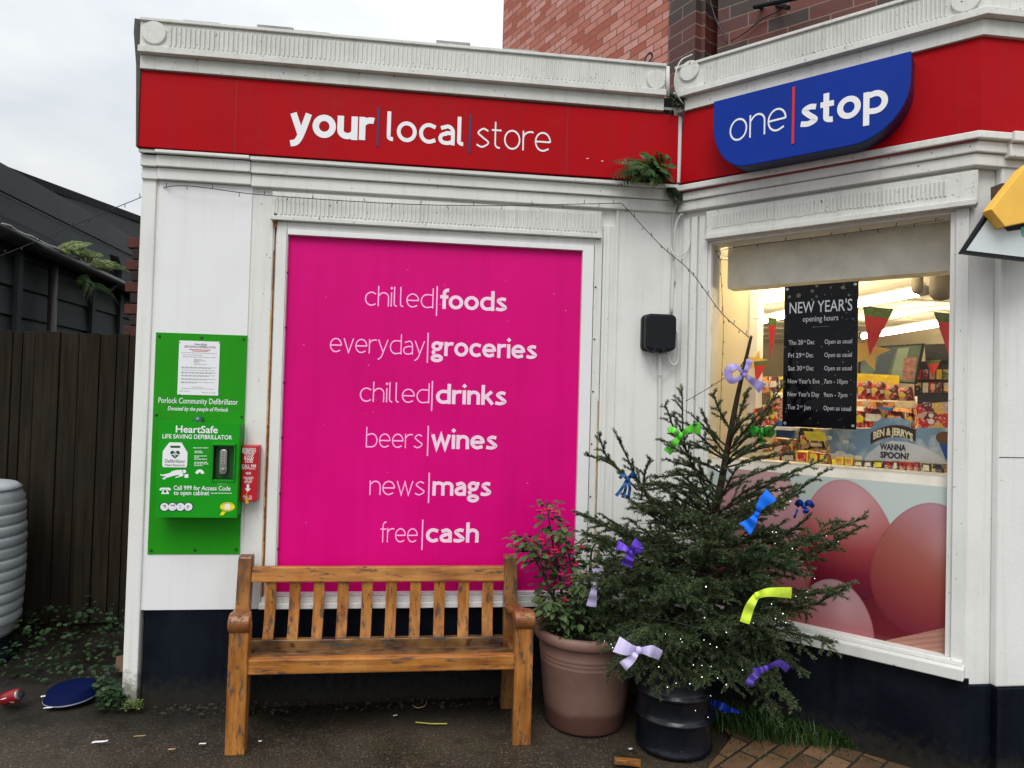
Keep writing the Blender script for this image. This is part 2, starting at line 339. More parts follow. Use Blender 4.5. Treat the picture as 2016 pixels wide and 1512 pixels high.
# ------------------------------------------------------------------ lettering
def catmull(p, n=8, closed=False):
    p = [np.array(q,float) for q in p]; out=[]; m=len(p); rng_ = range(m if closed else m-1)
    for i in rng_:
        a = p[(i-1)%m] if closed or i>0 else 2*p[0]-p[1]; b=p[i]; c=p[(i+1)%m]
        d = p[(i+2)%m] if closed or i+2<m else 2*p[-1]-p[-2]
        for k in range(n):
            t=k/n; out.append(.5*((2*b)+(-a+c)*t+(2*a-5*b+4*c-d)*t*t+(-a+3*b-3*c+d)*t**3))
    if not closed: out.append(p[-1])
    return [tuple(q) for q in out]
def ell(cx,cy,rx,ry,a0,a1,n=28): return [(cx+rx*cos(radians(a0+(a1-a0)*i/n)), cy+ry*sin(radians(a0+(a1-a0)*i/n))) for i in range(n+1)]
def glyph(ch,w):
    h=w/2; W=.98; rx=W/2-h; ry=.5-h; cx=W/2; N=.86; A=1.42
    if ch=='o': return [ell(cx,.5,rx,ry,0,360,36)],W
    if ch=='c': return [[(.84-h*.3,.86-h*.55)]+ell(cx,.5,rx,ry,62,298)+[(.84-h*.3,.14+h*.55)]],.84
    if ch=='e': return [[(h*.8,.5),(W-h*1.2,.5)],[(W-h,.5-h*.5)]+ell(cx,.5,rx,ry,1,300)+[(.86-h*.2,.13+h*.55)]],W
    if ch=='a':
        a=.82; return [[(a-h,0),(a-h,.6)]+ell(a-h-.28,.62,.28,.38-h,0,90,10)+[(.12,.90-h)],[(a-h,.58)]+[(.4,.58)]+ell(.36,.29+h*.25,.36-h,.29-h*.75,90,270,14)+[(.5,h),(a-h,.12+h*.6)]],a
    if ch=='d': return [[(W-h,A),(W-h,0)],[(W-h,1-h-.02),(cx+.05,1-h)]+ell(cx,.5,rx,ry,95,265)+[(cx+.05,h),(W-h,h+.06)]],W
    if ch=='b': return [[(h,A),(h,0)],[(h,h),(cx-.05,h)]+ell(cx,.5,rx,ry,-85,85)+[(cx-.05,1-h),(h,1-h-.1)]],W
    if ch=='p': return [[(h,1),(h,-.45)],[(h,h+.03),(cx-.05,h)]+ell(cx,.5,rx,ry,-85,85)+[(cx-.05,1-h),(h,1-h-.06)]],W
    if ch=='g': return [ell(.42,.68,.38-h,.34-h*.9,0,360),[(.22,.36),(.13+h*.4,.24),(.24,.1+h*.2)],ell(.43,-.17,.43-h,.28-h*.9,0,360),[(.58,.98-h),(.86,.99-h)]],.86
    if ch=='f': return [[(.22+h*.5,0),(.22+h*.5,1.1)]+ell(.22+h*.5+.26,1.12,.26,.34-h,180,80,10),[(0,.97-h),(.55,.97-h)]],.5
    if ch in 'hn': 
        t = A if ch=='h' else 1
        return [[(h,0),(h,t)],[(h,.72)]+ell(N/2+.02,.62,N/2-h-.02,.38-h,150,0,16)+[(N-h,0)]],N
    if ch=='m':
        q=.74; return [[(h,0),(h,1)],[(h,.74)]+ell(h+(q-h)/2,.66,(q-h)/2,.34-h,150,0,14)+[(q,0)],[(q,.74)]+ell(q+(q-h)/2,.66,(q-h)/2,.34-h,150,0,14)+[(2*q-h,0)]],2*q
    if ch=='u': return [[(h,1)]+ell(N/2,.38,N/2-h,.38-h,180,330,16)+[(N-h,.3)],[(N-h,1),(N-h,-.02)]],N
    if ch=='r': return [[(h,0),(h,1)],[(h,.66)]+ell(.5,.6,.5-h,.40-h,150,70,10)],.62
    if ch=='i': q=max(.11,w*.72); return [[(h,0),(h,1)],('d',h,1.3,q)],w
    if ch=='l': return [[(h,A),(h,.22)]+ell(h+.2,.22,.2,.22-h,180,275,8)],.34+h*.3
    if ch=='k': return [[(h,A),(h,0)],[(.72-h*.2,1-h*.35),(h,.42)],[(.32,.6),(.84-h*.6,h*.4)]],.84
    if ch=='s': return [catmull([(.72-h*.2,.86-h*.2),(.42,1-h),(.07+h,.75-h*.1),(.39,.52),(.78-h,.27),(.38,h),(.03,.13+h*.3)],7)],.79
    if ch=='t': return [[(.2+h*.4,1.34),(.2+h*.4,.28)]+ell(.2+h*.4+.24,.26,.24,.26-h,180,282,8),[(0,1-h-.03),(.58,1-h-.03)]],.62
    if ch=='v': return [[(h*.7,1),(.42,.0+h*.5),(.84-h*.7,1)]],.84
    if ch=='w': return [[(h*.7,1),(.36,h*.5),(.64,.95-h*.2),(.92,h*.5),(1.28-h*.7,1)]],1.28
    if ch=='y': return [[(h*.8,1),(.43,.12)],catmull([(.86-h*.8,1),(.52,.28),(.36,-.1),(.22,-.3+h*.3),(.02,-.44+h)],6)],.86
    return [],.4
def ribbon2d(mb, fr, pts, w, d, T):
    n=len(pts); closed = n>4 and math.hypot(pts[0][0]-pts[-1][0],pts[0][1]-pts[-1][1])<1e-6
    P=[np.array(p) for p in pts]; Lr=[]
    for i in range(n):
        a = P[i-1] if i>0 else (P[-2] if closed else P[0]); c = P[i+1] if i<n-1 else (P[1] if closed else P[-1]); b=P[i]
        t1=b-a; t2=c-b
        t1 = t1/np.linalg.norm(t1) if np.linalg.norm(t1)>1e-9 else None; t2 = t2/np.linalg.norm(t2) if np.linalg.norm(t2)>1e-9 else None
        if t1 is None: t1=t2
        if t2 is None: t2=t1
        n1=np.array([-t1[1],t1[0]]); n2=np.array([-t2[1],t2[0]]); nn=n1+n2; nn/=max(np.linalg.norm(nn),1e-6); k=1/max(.35,nn.dot(n1))
        Lr.append((b+nn*w/2*k,b-nn*w/2*k))
    vs=[fr.P(*T(*q),d) for pr in Lr for q in pr]
    mb.add(vs,[(2*i,2*i+1,2*i+3,2*i+2) for i in range(n-1)])
def word(text, w, gap=.13):
    """stroke lettering laid out on a line of x-height 1: list of (strokes, x) and the total width"""
    x=0; out=[]
    for ch in text:
        st,adv=glyph(ch,w); out.append((st,x)); x+=adv+gap
    return out, x-gap
def put_word(name, fr, text, w, s0, s1, z0, z1, xh, d, mat, parent, slope_free=True, gap=.13):
    """z0/z1: baseline height at its start and end"""
    gl_,tw=word(text,w,gap); k=(s1-s0)/tw; mb=MB(); dd=d
    for st,x in gl_:
        T=lambda a,b,x=x:(s0+(a+x)*k, z0+(z1-z0)*((a+x)/tw)+b*xh)
        for q in st:
            dd+=.00012
            if q[0]=='d':
                _,cx,cy,r=q; mb.add([fr.P(*T(cx+r*dx,cy+r*dy),dd) for dx,dy in ((-1,0),(0,-1),(1,0),(0,1))],[(0,1,2,3)])
            else: ribbon2d(mb,fr,q,w,dd,T)
    return mb.build(name,mat,parent)
DG=None
def text(name, fr, body, s0, s1, z0, cap, d, mat, parent, weight=0, shear=0, build=True, mb=None, arc=None):
    """built-in font, stretched to fill s0..s1 on baseline z0 with capital height cap"""
    cu=bpy.data.curves.new('t','FONT'); cu.body=body; cu.size=1; cu.offset=weight; cu.shear=shear; cu.resolution_u=3
    o=bpy.data.objects.new('t',cu); COL.objects.link(o); bpy.context.view_layer.update()
    dg=bpy.context.evaluated_depsgraph_get(); me=bpy.data.meshes.new_from_object(o.evaluated_get(dg))
    co=np.empty(len(me.vertices)*3); me.vertices.foreach_get('co',co); co=co.reshape(-1,3)
    fs=[tuple(p.vertices) for p in me.polygons]; bpy.data.objects.remove(o); bpy.data.curves.remove(cu); bpy.data.meshes.remove(me)
    x0,x1=co[:,0].min(),co[:,0].max(); k=(s1-s0)/(x1-x0); ky=cap/.729
    m=mb or MB()
    pts=[]
    for x,y,_ in co:
        s=s0+(x-x0)*k; z=z0+y*ky
        if arc: z+=arc*(1-((s-(s0+s1)/2)/((s1-s0)/2))**2)
        pts.append(fr.P(s,z,d))
    m.add(pts,fs)
    return m.build(name,mat,parent) if build else m
def boxes(fr,lst,name,mat,parent,**k):
    for b_ in lst: MB().fbox(fr,*b_).build(name,mat,parent,**k)
def disc(fr,s,z,r,d,n=24,ry=None): return [(s+r*cos(2*pi*i/n), z+(ry or r)*sin(2*pi*i/n)) for i in range(n)]
def rrect(s0,s1,z0,z1,r,n=5):
    out=[]
    for cx,cz,a0 in ((s1-r,z1-r,0),(s0+r,z1-r,90),(s0+r,z0+r,180),(s1-r,z0+r,270)):
        out+=[(cx+r*cos(radians(a0+90*i/n)),cz+r*sin(radians(a0+90*i/n))) for i in range(n+1)]
    return out
A=FA.px; B=FB.px; Cc=FC.px
def zA(u,v,d=0): return A(u,v,d)[1]
def sA(u,v,d=0): return A(u,v,d)[0]
def zB(u,v,d=0): return B(u,v,d)[1]
def sB(u,v,d=0): return B(u,v,d)[0]
# ================================================================== SETTING
XL=-1.51; X0=FB.o.x
g=MB(); 
xs=[-300,-40,-8]+[(-4+.25*i) for i in range(36)]+[9,40,300]; ys=[-300,-40,-9]+[(-4.5+.25*i) for i in range(36)]+[8,40,300]
hz=lambda x,y: -.012+.012*(sin(x*1.7+.4)*sin(y*2.1+1)) if abs(x)<6 and -5<y<5 else -.015
g.add([(x,y,hz(x,y)) for y in ys for x in xs],[(j*len(xs)+i,j*len(xs)+i+1,(j+1)*len(xs)+i+1,(j+1)*len(xs)+i) for j in range(len(ys)-1) for i in range(len(xs)-1)])
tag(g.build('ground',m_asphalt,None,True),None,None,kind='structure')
# brick paving strip in front of the splayed window
pv=MB(); fr=Frame((1.30,-.62,0),TH)
for (a,b_) in ((0,1),):
    P_=[ground(1395,1512),ground(1440,1455),ground(1415,1425),ground(1500,1420),ground(1700,1450),ground(1990,1512),ground(2016,1620),ground(1400,1620)]
    pv.add([(p.x,p.y,.006) for p in P_],[tuple(range(len(P_)))[::-1]],[((p.x*.8+p.y*.6),(-p.x*.6+p.y*.8)) for p in P_])
tag(pv.build('brick_path',m_paving),None,None,kind='structure')

# ================================================================== SHOP BUILDING
shop=thing('shop_building','white single storey corner shop with splayed bay window and navy base','shop',(0,0,0))
def bd(mb,name,mat,parent=shop,**k): return mb.build(name,mat,parent,**k)
ZN=.486; SW0,SW1=.199,1.304; ZW0,ZW1=.537,2.499; ZLED=1.331
# walls
w_=MB()
w_.fbox(FA,XL,X0+.15,ZN,3.30,-.2,0)
w_.fbox(FB,-.02,SW0-.03,ZN,3.30,-.2,0); w_.fbox(FB,SW0-.03,SW1+.03,ZW1+.02,3.30,-.2,0)
w_.fbox(FB,SW1+.03,SBE,ZN,3.30,-.03,0)
w_.fbox(FC,-.005,1.9,.43,3.30,-.04,-.003)
bd(w_,'wall',m_render)
p_=MB()
p_.fbox(FA,sA(285,1203)+.0,X0+.1,-.05,ZN-.002,-.2,.0); p_.fbox(FB,-.02,SBE+.012,-.05,ZN-.03,-.2,.012); p_.fbox(FC,0.0,1.9,-.05,.43,-.22,.012)
p_.fbox(FC,.115,1.9,-.05,.428,.012,.045)
bd(p_,'plinth',m_plinth,bevel=.004)
# left corner post and end wall
q=MB(); q.fbox(FA,XL-.002,sA(289,900),0.0,2.83,-.05,.012); bd(q,'corner_post',m_render,bevel=.006)
q=MB(); q.fbox(FA,XL-.001,XL+.1,0,3.3,-3.2,-.06); bd(q,'end_wall',m_greyend)
# flat panel the defibrillator is fixed to
q=MB(); q.fbox(FA,sA(307,600),sA(490,600),ZN,zA(400,362),0,.008); bd(q,'panel',m_clean,bevel=.002)
# pilaster at right of A window, cover strip
boxes(FA,[(sA(1213.5,600),X0-.004,ZN,2.72,0,.010)],'panel',m_render,shop,bevel=.003); boxes(FA,[(sA(1208,600),sA(1213,600),ZN,2.72,.0,.02)],'cover_strip',m_render,shop,bevel=.003)
boxes(FA,[(sA(493,700),sA(530,700),ZN,2.66,0,.006),(sA(1181,700),sA(1206,700),ZN,2.60,0,.018)],'pilaster',m_joinery,shop,bevel=.003); boxes(FA,[(sA(1186,700),sA(1194,700),ZN,2.60,.018,.026)],'pilaster_bead',m_joinery,shop,bevel=.003)
# fluted pilaster of the splayed wall
boxes(FB,[(sB(a,800),sB(b_,800),ZN,2.66,0,d) for a,b_,d in ((1339,1352,.012),(1356,1368,.02),(1371,1384,.014))],'pilaster',m_joinery,shop,bevel=.004)
q=MB(); q.fbox(FC,.115,1.9,.43,2.83,-.003,.035); bd(q,'pilaster',m_render,bevel=.008)
for z in (1.42,2.05):
    pass
# mouldings above the windows
def steps(fr,s0,s1,zs,ds,mb):
    for (z1,z0),d in zip(zip(zs[:-1],zs[1:]),ds): mb.fbox(fr,s0,s1,z0+.002,z1,0,d)
q=MB(); za=[2.838,2.818,2.758,2.697]
steps(FA,XL,sA(309,330,.04),za,[.07,.045,.025],q); steps(FA,sA(309,330,.04),sA(494,330,.04),za,[.08,.055,.035],q)
zb=[2.838,2.815,2.755,2.69]
steps(FA,sA(494,330,.04)+.002,X0-.03,zb,[.075,.05,.034],q)
bd(q,'moulding',m_joinery,bevel=.004)
q=MB(); [q.fbox(FB,.012,SBE+.414*d,z0+.002,z1,0,d) for z1,z0,d in ((2.83,2.795,.085),(2.795,2.745,.06),(2.745,2.69,.045))]; [q.fbox(FC,-.414*d,1.9,z0+.0015,z1-.0005,0,d-.0005) for z1,z0,d in ((2.83,2.795,.085),(2.795,2.745,.06),(2.745,2.69,.045))]; steps(FC,.115,1.9,[2.832,2.785,2.725],[.10,.078],q)
bd(q,'moulding',m_joinery,bevel=.005)
# fluted frieze over window A
def ribs(mb,fr,s0,s1,z0,z1,n,d0,d1,fill=.45,jit=0):
    st=(s1-s0)/n
    for i in range(n):
        a=s0+i*st; jz=random.uniform(-jit,jit); mb.fbox(fr,a,a+st*fill,z0+jz,z1+jz*.4,d0,d1)
q=MB(); f0,f1=sA(535,420,.03),sA(1184,440,.03)
q.fbox(FA,f0,f1,2.53,2.672,0,.030); ribs(q,FA,f0+.02,f1-.015,2.555,2.655,80,.030,.037,.5,.002)
q.fbox(FA,f0-.004,f1+.004,2.520,2.541,0,.05)
bd(q,'frieze',m_cornice,bevel=.0015,seg=1)
# frieze over the splayed window
q=MB(); b0,b1=sB(1390,450,.04),sB(1925,370,.04)
q.fbox(FB,b0,b1,2.525,2.672,0,.04); ribs(q,FB,b0+.035,sB(1868,370,.04),2.575,2.645,62,.04,.046,.55,.003)
q.fbox(FB,b0+.002,b1-.004,2.515,2.540,0,.062)
bd(q,'frieze',m_cornice,bevel=.002,seg=1)
# cornice
def cornice(mb,fr,s0,s1,r0,r1,n,lipd=.0):
    for z0,z1,d in ((3.235,3.305,.10),(3.305,3.338,.135),(3.338,3.470,.112),(3.470,3.486,.125)): mb.fbox(fr,s0+(-.414*d if lipd<0 else 0),s1+(.414*d if lipd>0 else 0),z0+(.0007 if lipd<0 else 0),z1-(.0007 if lipd<0 else 0),0,d)
    if n: ribs(mb,fr,r0,r1,3.350,3.452,n,.112,.120,.42,.0015)
q=MB(); cornice(q,FA,XL+.004,sA(1311,150,.12),sA(332,90,.12),sA(1268,150,.12),107); bd(q,'cornice',m_cornice,bevel=.002,seg=1)
q=MB(); cornice(q,FB,.012,SBE,sB(1388,130,.12),SBE-.08,64,1); bd(q,'cornice',m_cornice,bevel=.002,seg=1)
q=MB(); cornice(q,FC,0,1.9,.15,1.8,86,-1); bd(q,'cornice',m_cornice,bevel=.002,seg=1)
for fr,u,v,r in ((FA,303,64,.058),(FA,1292,157,.052),(FB,1357,139,.055)):
    s,z=fr.px(u,v,.12); q=MB(); q.prism(fr,disc(fr,s,z,r,0,36),.11,.124); bd(q,'roundel',m_cornice,bevel=.003)
q=MB(); s=SBE-.02; q.prism(FB,disc(FB,s,3.40,.055,0,36),.11,.124); bd(q,'roundel',m_cornice,bevel=.003)
# lead flashing along the roof edge, a little ragged
q=MB()
for i in range(15):
    a=XL+.02+i*.183; q.fbox(FA,a,a+.18,3.486,3.494+random.uniform(0,.012),-.06,random.uniform(.09,.118))
q.fbox(FB,.02,SBE,3.486,3.497,-.06,.1)
bd(q,'flashing',simple('lead_flashing',(.28,.29,.28),.7,.25,9,bmp=.3))
q=MB(); q.prism(FA,[(XL-.004,2.84),(XL+.003,2.84),(XL+.003,3.488),(XL-.034,3.492),(XL-.036,3.42),(XL-.018,3.25)],-.3,.09); bd(q,'end_wall',m_greyend)
def slab(mb,poly,z0,z1):
    n=len(poly); return mb.add([(x,y,z0) for x,y in poly]+[(x,y,z1) for x,y in poly],[tuple(range(n-1,-1,-1)),tuple(range(n,2*n))]+[(i,(i+1)%n,n+(i+1)%n,n+i) for i in range(n)])
_b0=FB.P(.08,0,-.1); _b1=FB.P(SBE+.04,0,-.1)
q=MB(); slab(q,[(XL+.02,.1),(_b0.x,.1),(_b1.x,_b1.y),(4.2,_b1.y),(4.2,6.5),(XL+.02,6.5)],3.30,3.40); bd(q,'roof',m_felt)
# window A joinery
fw=MB(); o0,o1=sA(533,800,.02),sA(1178,800,.02); i0,i1=sA(568,463,.0),sA(1145,495)
fw.fbox(FA,o0,sA(553,800,.02),ZN,2.518,0,.022); fw.fbox(FA,sA(1163,800,.02),o1,ZN,2.518,0,.022); fw.fbox(FA,sA(553,800,.02),sA(1163,800,.02),2.478,2.518,0,.02)
bd(fw,'window_frame',m_joinery,bevel=.002)
fw=MB(); k0,k1=sA(556,800,.02),sA(1161,800,.02)
fw.fbox(FA,k0,i0,.56,2.476,0,.034); fw.fbox(FA,i1,k1,.56,2.476,0,.034); fw.fbox(FA,i0,i1,2.449,2.476,0,.034); fw.fbox(FA,i0,i1,.56,.574,0,.034)
bd(fw,'window_frame',m_clean,bevel=.002)
q=MB(); q.fbox(FA,sA(510,1180,.05),sA(1075,1180,.05)+.25,.500,.530,0,.062); q.fbox(FA,sA(510,1180,.05)+.01,sA(1075,1180,.05)+.25,.530,.558,0,.045); bd(q,'sill',m_joinery,bevel=.004)
# rusted gap beside the frame
q=MB()
z=2.5
while z>.55:
    h=random.uniform(.05,.16); wd=random.uniform(.004,.009); q.fbox(FA,sA(531,800)-wd,sA(531,800)+random.uniform(0,.002),z-h,z,0,.0075); z-=h
for i in range(7):
    z=2.62-.02*i; q.fbox(FA,sA(532,800)-random.uniform(.0,.008),sA(532,800)+random.uniform(.002,.01),z-.018,z,0,.031)
bd(q,'rust_streak',m_rust)
boxes(FA,[(sA(526,800),sA(529,800),.55,2.05,0,.0068),(sA(1173,900,.02),sA(1175.5,900,.02),.62,1.62,.0,.0225)],'rust_streak',m_cream,shop)
q=MB()
for u in (555.2,1162): boxes(FA,[(sA(u,800,.02)-.0015,sA(u,800,.02)+.001,.56,2.48,0,.0225)],'gap_line',m_black,shop)
for i in range(6):
    for u in (555.5,1166): MB().prism(FA,disc(FA,sA(u,800,.02)+.001,.8+i*.29,.005,0,8),.0,.0245).build('screw',m_black,shop)
# window B joinery, glass, sill
q=MB(); e=.02
q.fbox(FB,SW0-.05,SW0-.018,ZW0-.03,2.515,-.1,.02); q.fbox(FB,SW0-.018,SW0,ZW0,ZW1+.01,-.1,.008)
q.fbox(FB,SW1,SW1+.022,ZW0,ZW1+.01,-.03,.010); q.fbox(FB,SW1+.022,SBE-.006,ZW0-.03,2.515,-.029,.022)
q.fbox(FB,SW0,SW1,ZW1,ZW1+.02,-.1,.010); q.fbox(FB,SW0-.018,SW1+.022,ZW1+.012,2.515,-.1,.03)
bd(q,'window_frame',m_joinery,bevel=.003)
q=MB(); q.fbox(FB,SW0-.08,SBE-.002,.462,.515,-.1,.075); q.fbox(FB,SW0-.06,SBE-.01,.515,ZW0,-.1,.04); bd(q,'sill',m_joinery,bevel=.005)
q=MB(); q.flat(FB,[(SW0,ZLED),(SW1,ZLED),(SW1,ZW1),(SW0,ZW1)],-.018); bd(q,'pane',m_glass)
q=MB(); q.fbox(FB,SW0,SW1,ZLED-.055,ZLED,-.13,-.024); bd(q,'ledge',simple('ledge_paint',(.8,.76,.66),.5),bevel=.003)
# the room behind the glass
m_int=simple('room_cream',(.72,.66,.54),.7,.04,3); m_ceil=simple('room_ceiling',(.74,.72,.66),.8,.05,2)
q=MB(); q.box(1.1,1.15,.25,6.4,.0,2.62); q.box(1.1,6.0,6.35,6.4,0,2.62); q.box(5.95,6.0,_b1.y,6.4,0,2.62); q.box(_b1.x+1.5,6.0,_b1.y-.02,_b1.y+.02,0,2.62); q.fbox(FB,SW0-.04,SW1+.04,0,ZLED-.06,-.2,-.12); bd(q,'interior_wall',m_int)
q=MB(); RP=[(1.1,.1),(_b0.x,.1),(_b1.x,_b1.y),(6.0,_b1.y),(6.0,6.4),(1.1,6.4)]; slab(q,RP,2.60,2.66)
for i in range(9): q.box(1.15,5.95,.6+.62*i,.63+.62*i,2.588,2.6)
bd(q,'interior_ceiling',m_ceil)
q=MB(); slab(q,RP,-.02,.02); bd(q,'interior_floor',simple('shop_floor',(.3,.28,.25),.4))
q=MB(); bs=sB(1432,565,-.22); q.fbox(FB,bs,SW1+.35,zB(1432,568,-.22),2.6,-.34,-.22); bd(q,'bulkhead',simple('bulkhead_paint',(.78,.77,.72),.6))
q=MB(); q.fbox(FB,sB(1398,800,-.9)-.3,sB(1474,800,-.9),0.02,2.6,-1.1,-.9); bd(q,'interior_pier',simple('pier_cream',(.86,.78,.60),.6,.03,3))
q=MB(); q.fbox(FB,sB(1474,800,-.9)+.001,sB(1490,800,-.9),0.02,2.6,-1.0,-.88); bd(q,'interior_post',m_clean)
# bell wire / edge cover at the inner corner and the drip stain line across C
q=MB(); q.fbox(FC,.118,1.9,1.420,1.424,.02,.0358); bd(q,'joint_line',m_greyend)

# ================================================================== FASCIA SIGNS
def pxpoly(fr,pts,d): return [fr.px(u,v,d) for u,v in pts]
sg=thing('fascia_sign','long red fascia sign lettered your local store above the pink window panel','sign',FA.P(0,3.03,.05))
q=MB(); q.prism(FA,[(XL+.003,2.842),(X0-.045,2.846),(X0-.045,3.222),(XL+.003,3.233)],.03,EPS); q.build('panel',m_red,sg,bevel=.003)
q=MB(); q.fbox(FA,XL+.006,X0-.06,3.236,3.262,0,.05); q.fbox(FA,XL+.02,X0-.06,2.820,2.842,.03,.06); q.build('backing',simple('dark_red',C(50,6,14),.6),sg)
m_jr=simple('joint_red',C(110,6,20),.5)
for u in (463,1117): boxes(FA,[(sA(u,260,EPS)-.0012,sA(u,260,EPS)+.0012,2.845,3.22,EPS-.002,EPS+.0006)],'joint',m_jr,sg)
def fasword(name,t,w,u0,v0,u1,v1,xtop_v,xu,mat=m_letter,fr=FA,d=EPS+.0015,par=sg,gap=.12):
    s0,z0=fr.px(u0,v0,d); s1,z1=fr.px(u1,v1,d); xh=fr.px(xu,xtop_v,d)[1]-(z0+(z1-z0)*(fr.px(xu,xtop_v,d)[0]-s0)/(s1-s0))
    return put_word(name,fr,t,w,s0,s1,z0,z1,xh,d,mat,par,gap=gap)
fasword('lettering','your',.27,571,268,735,277,226,640,gap=.06)
fasword('lettering','local',.19,761,277,914,288,239,800,gap=.12)
fasword('lettering','store',.09,937,290,1084,300,253,970,gap=.13)
for (u,v0,v1) in ((744.5,211,288),(925.5,226,302)):
    q=MB(); s=sA(u,250,EPS); q.fbox(FA,s-.0055,s+.0055,zA(u,v1,EPS),zA(u,v0,EPS),EPS-.001,EPS+.003); q.build('divider',m_navyline,sg)
q=MB()
for u,v in ((1157,312),(1186,317),(1232,316)):
    s,z=A(u,v,EPS); boxes(FA,[(s-.007,s+.005,z-.002,z+.0015,EPS-.001,EPS+.001)],'scratch',m_pinkbold,sg)
sg2=thing('fascia_sign','red fascia band turning the corner over the bay window behind the blue sign','sign',FB.P(.7,3.03,.05))
fe=1.414
q=MB(); q.prism(FB,[(.040,2.840),(fe,2.826),(fe,3.243),(.05,3.232)],.03,EPS)
q.build('panel',m_red,sg2,bevel=.003)
q=MB(); q.prism(FC,[(-.0344,2.826),(1.7,2.826),(1.7,3.245),(-.0344,3.243)],.03,EPS); q.build('panel',m_red,sg2,bevel=.003)
q=MB(); q.fbox(FB,.05,fe-.04,3.243,3.262,0,.05); q.fbox(FB,.03,fe-.01,2.79,2.826,.0,.074); q.fbox(FC,-.02,1.7,2.80,2.824,.0,.074); q.build('backing',simple('deep_red',C(120,8,26),.45),sg2)
q=MB(); q.fbox(FA,X0-.042,X0-.022,2.85,3.22,.02,.075); q.build('edge_strip',m_clean,sg2)
# blue sign box
DB=.205
bs_=thing('blue_shop_sign','deep blue sign box with two rounded lower corners lettered one stop','sign',FB.P(.7,3.05,.1))
k=lambda u,v: B(u,v,DB)
TL,TR=k(1405,203),k(1794,96); BL=k(1470,324); 
zt=.5*(TL[1]+TR[1]); z0=.5*(k(1480,324)[1]+k(1690,284)[1]); r=(zt-z0)*.62
poly=[(TR[0],zt),(TL[0],zt)]
rr=(zt-z0)*.66
poly+=[(TL[0]+rr*.72+rr*.72*cos(radians(a)), z0+rr+rr*sin(radians(a))) for a in range(180,271,9)]
poly+=[(TR[0]-rr*1.0+rr*1.0*cos(radians(a)), z0+rr+rr*sin(radians(a))) for a in range(270,361,9)]
q=MB(); q.prism(FB,poly[::1],DB-.012,DB); q.build('face',m_blue,bs_,bevel=.004)
cx_=(TL[0]+TR[0])/2; cz_=(zt+z0)/2
q=MB(); q.prism(FB,[(cx_+(a-cx_)*.995,cz_+(b_-cz_)*.985) for a,b_ in poly],EPS,DB-.012); q.build('casing',m_bluedark,bs_)
fasword('lettering','one',.085,1436,277,1549,252,0,0,fr=FB,d=DB+.0015,par=bs_) if 0 else None
def bword(t,w,u0,v0,u1,v1,xu,xv,mat=m_letter,gap=.12):
    return fasword('lettering',t,w,u0,v0,u1,v1,xv,xu,mat,FB,DB+.0015,bs_,gap)
bword('one',.085,1436,281,1548,254,1453,233)
bword('stop',.25,1575,252,1748,219,1600,204,gap=.1)
q=MB(); s=sB(1562,230,DB); q.fbox(FB,s-.006,s+.006,zB(1559,284,DB),zB(1564,171,DB),DB-.001,DB+.004); q.build('divider',m_redline,bs_)

# ================================================================== PINK WINDOW PANEL
pk=thing('window_panel','large magenta vinyl window panel listing chilled foods to free cash','panel',FA.P(0,1.5,.005))
q=MB(); q.fbox(FA,i0+.0005,i1-.0005,.5745,2.4485,0,.006); q.build('panel',m_magenta,pk)
rows=[('chilled','foods',605,610,718,853,866,998,859.7,860),('everyday','groceries',695,705,649,836,848,1057,841.8,842),('chilled','drinks',792,797,708,845,858,997,850.2,852),
      ('beers','wines',881,885,720,832,849,979,842,842),('news','mags',975,976,727,836,851,967,844,845),('free','cash',1068,1068,748,822,838,942,831,832)]
for a,b_,vl,vr,u0,u1,u2,u3,ub,_ in rows:
    xh=.0765
    s0,z0=A(u0,vl,.006); s1,z1=A(u1,vl+(vr-vl)*.5,.006); zz=(z0+z1+A(u3,vr,.006)[1])/3
    put_word('lettering',FA,a,.09,s0,s1,zz,zz,xh,.0068,m_pinktext,pk)
    put_word('lettering',FA,b_,.235,sA(u2,vl,.006),sA(u3,vr,.006),zz,zz,xh,.0068,m_pinkbold,pk,gap=.08)
    q=MB(); sb=sA(ub,vl,.006); q.fbox(FA,sb-.0035,sb+.0035,zz-.04,zz+.122,.005,.0075); q.build('divider',m_pinktext,pk)
q=MB()
for i in range(26):
    s=random.uniform(i0+.02,i1-.02); z=random.uniform(.7,2.3); l=random.uniform(.002,.009); q.fbox(FA,s,s+l,z,z+random.uniform(.001,.0025),.005,.0065)
q.build('scratch',m_pinktext,pk)

# ================================================================== DEFIBRILLATOR BOARD
gb0,gb1=sA(307,653,.012),sA(487,662,.012); gz1,gz0=1.911,.772
bo=thing('backboard','tall green backboard with white lettering screwed to the white wall','board',FA.P((gb0+gb1)/2,gz0,.01))
q=MB(); q.fbox(FA,gb0,gb1,gz0,gz1,.006,.013); q.build('panel',m_green,bo,bevel=.002)
D=.0138
text('lettering',FA,'Porlock Community Defibrillator',sA(314,790),sA(470,790),zA(392,795,D),.030,D,m_letter,bo,.004)
text('lettering',FA,'Donated by the people of Porlock',sA(332,806),sA(451,806),zA(392,809,D),.021,D,m_letter,bo,.012,.25)
for u,v in ((314,662),(397,665),(480,668),(308,817),(476,821),(298,1084),(384,1083),(465,1082)):
    s,z=A(u,v,D); q=MB(); q.prism(FA,disc(FA,s,z,.0065,0,14),.010,.0165); q.build('screw',simple('screw_green',(.01,.03,.01),.5),bo)
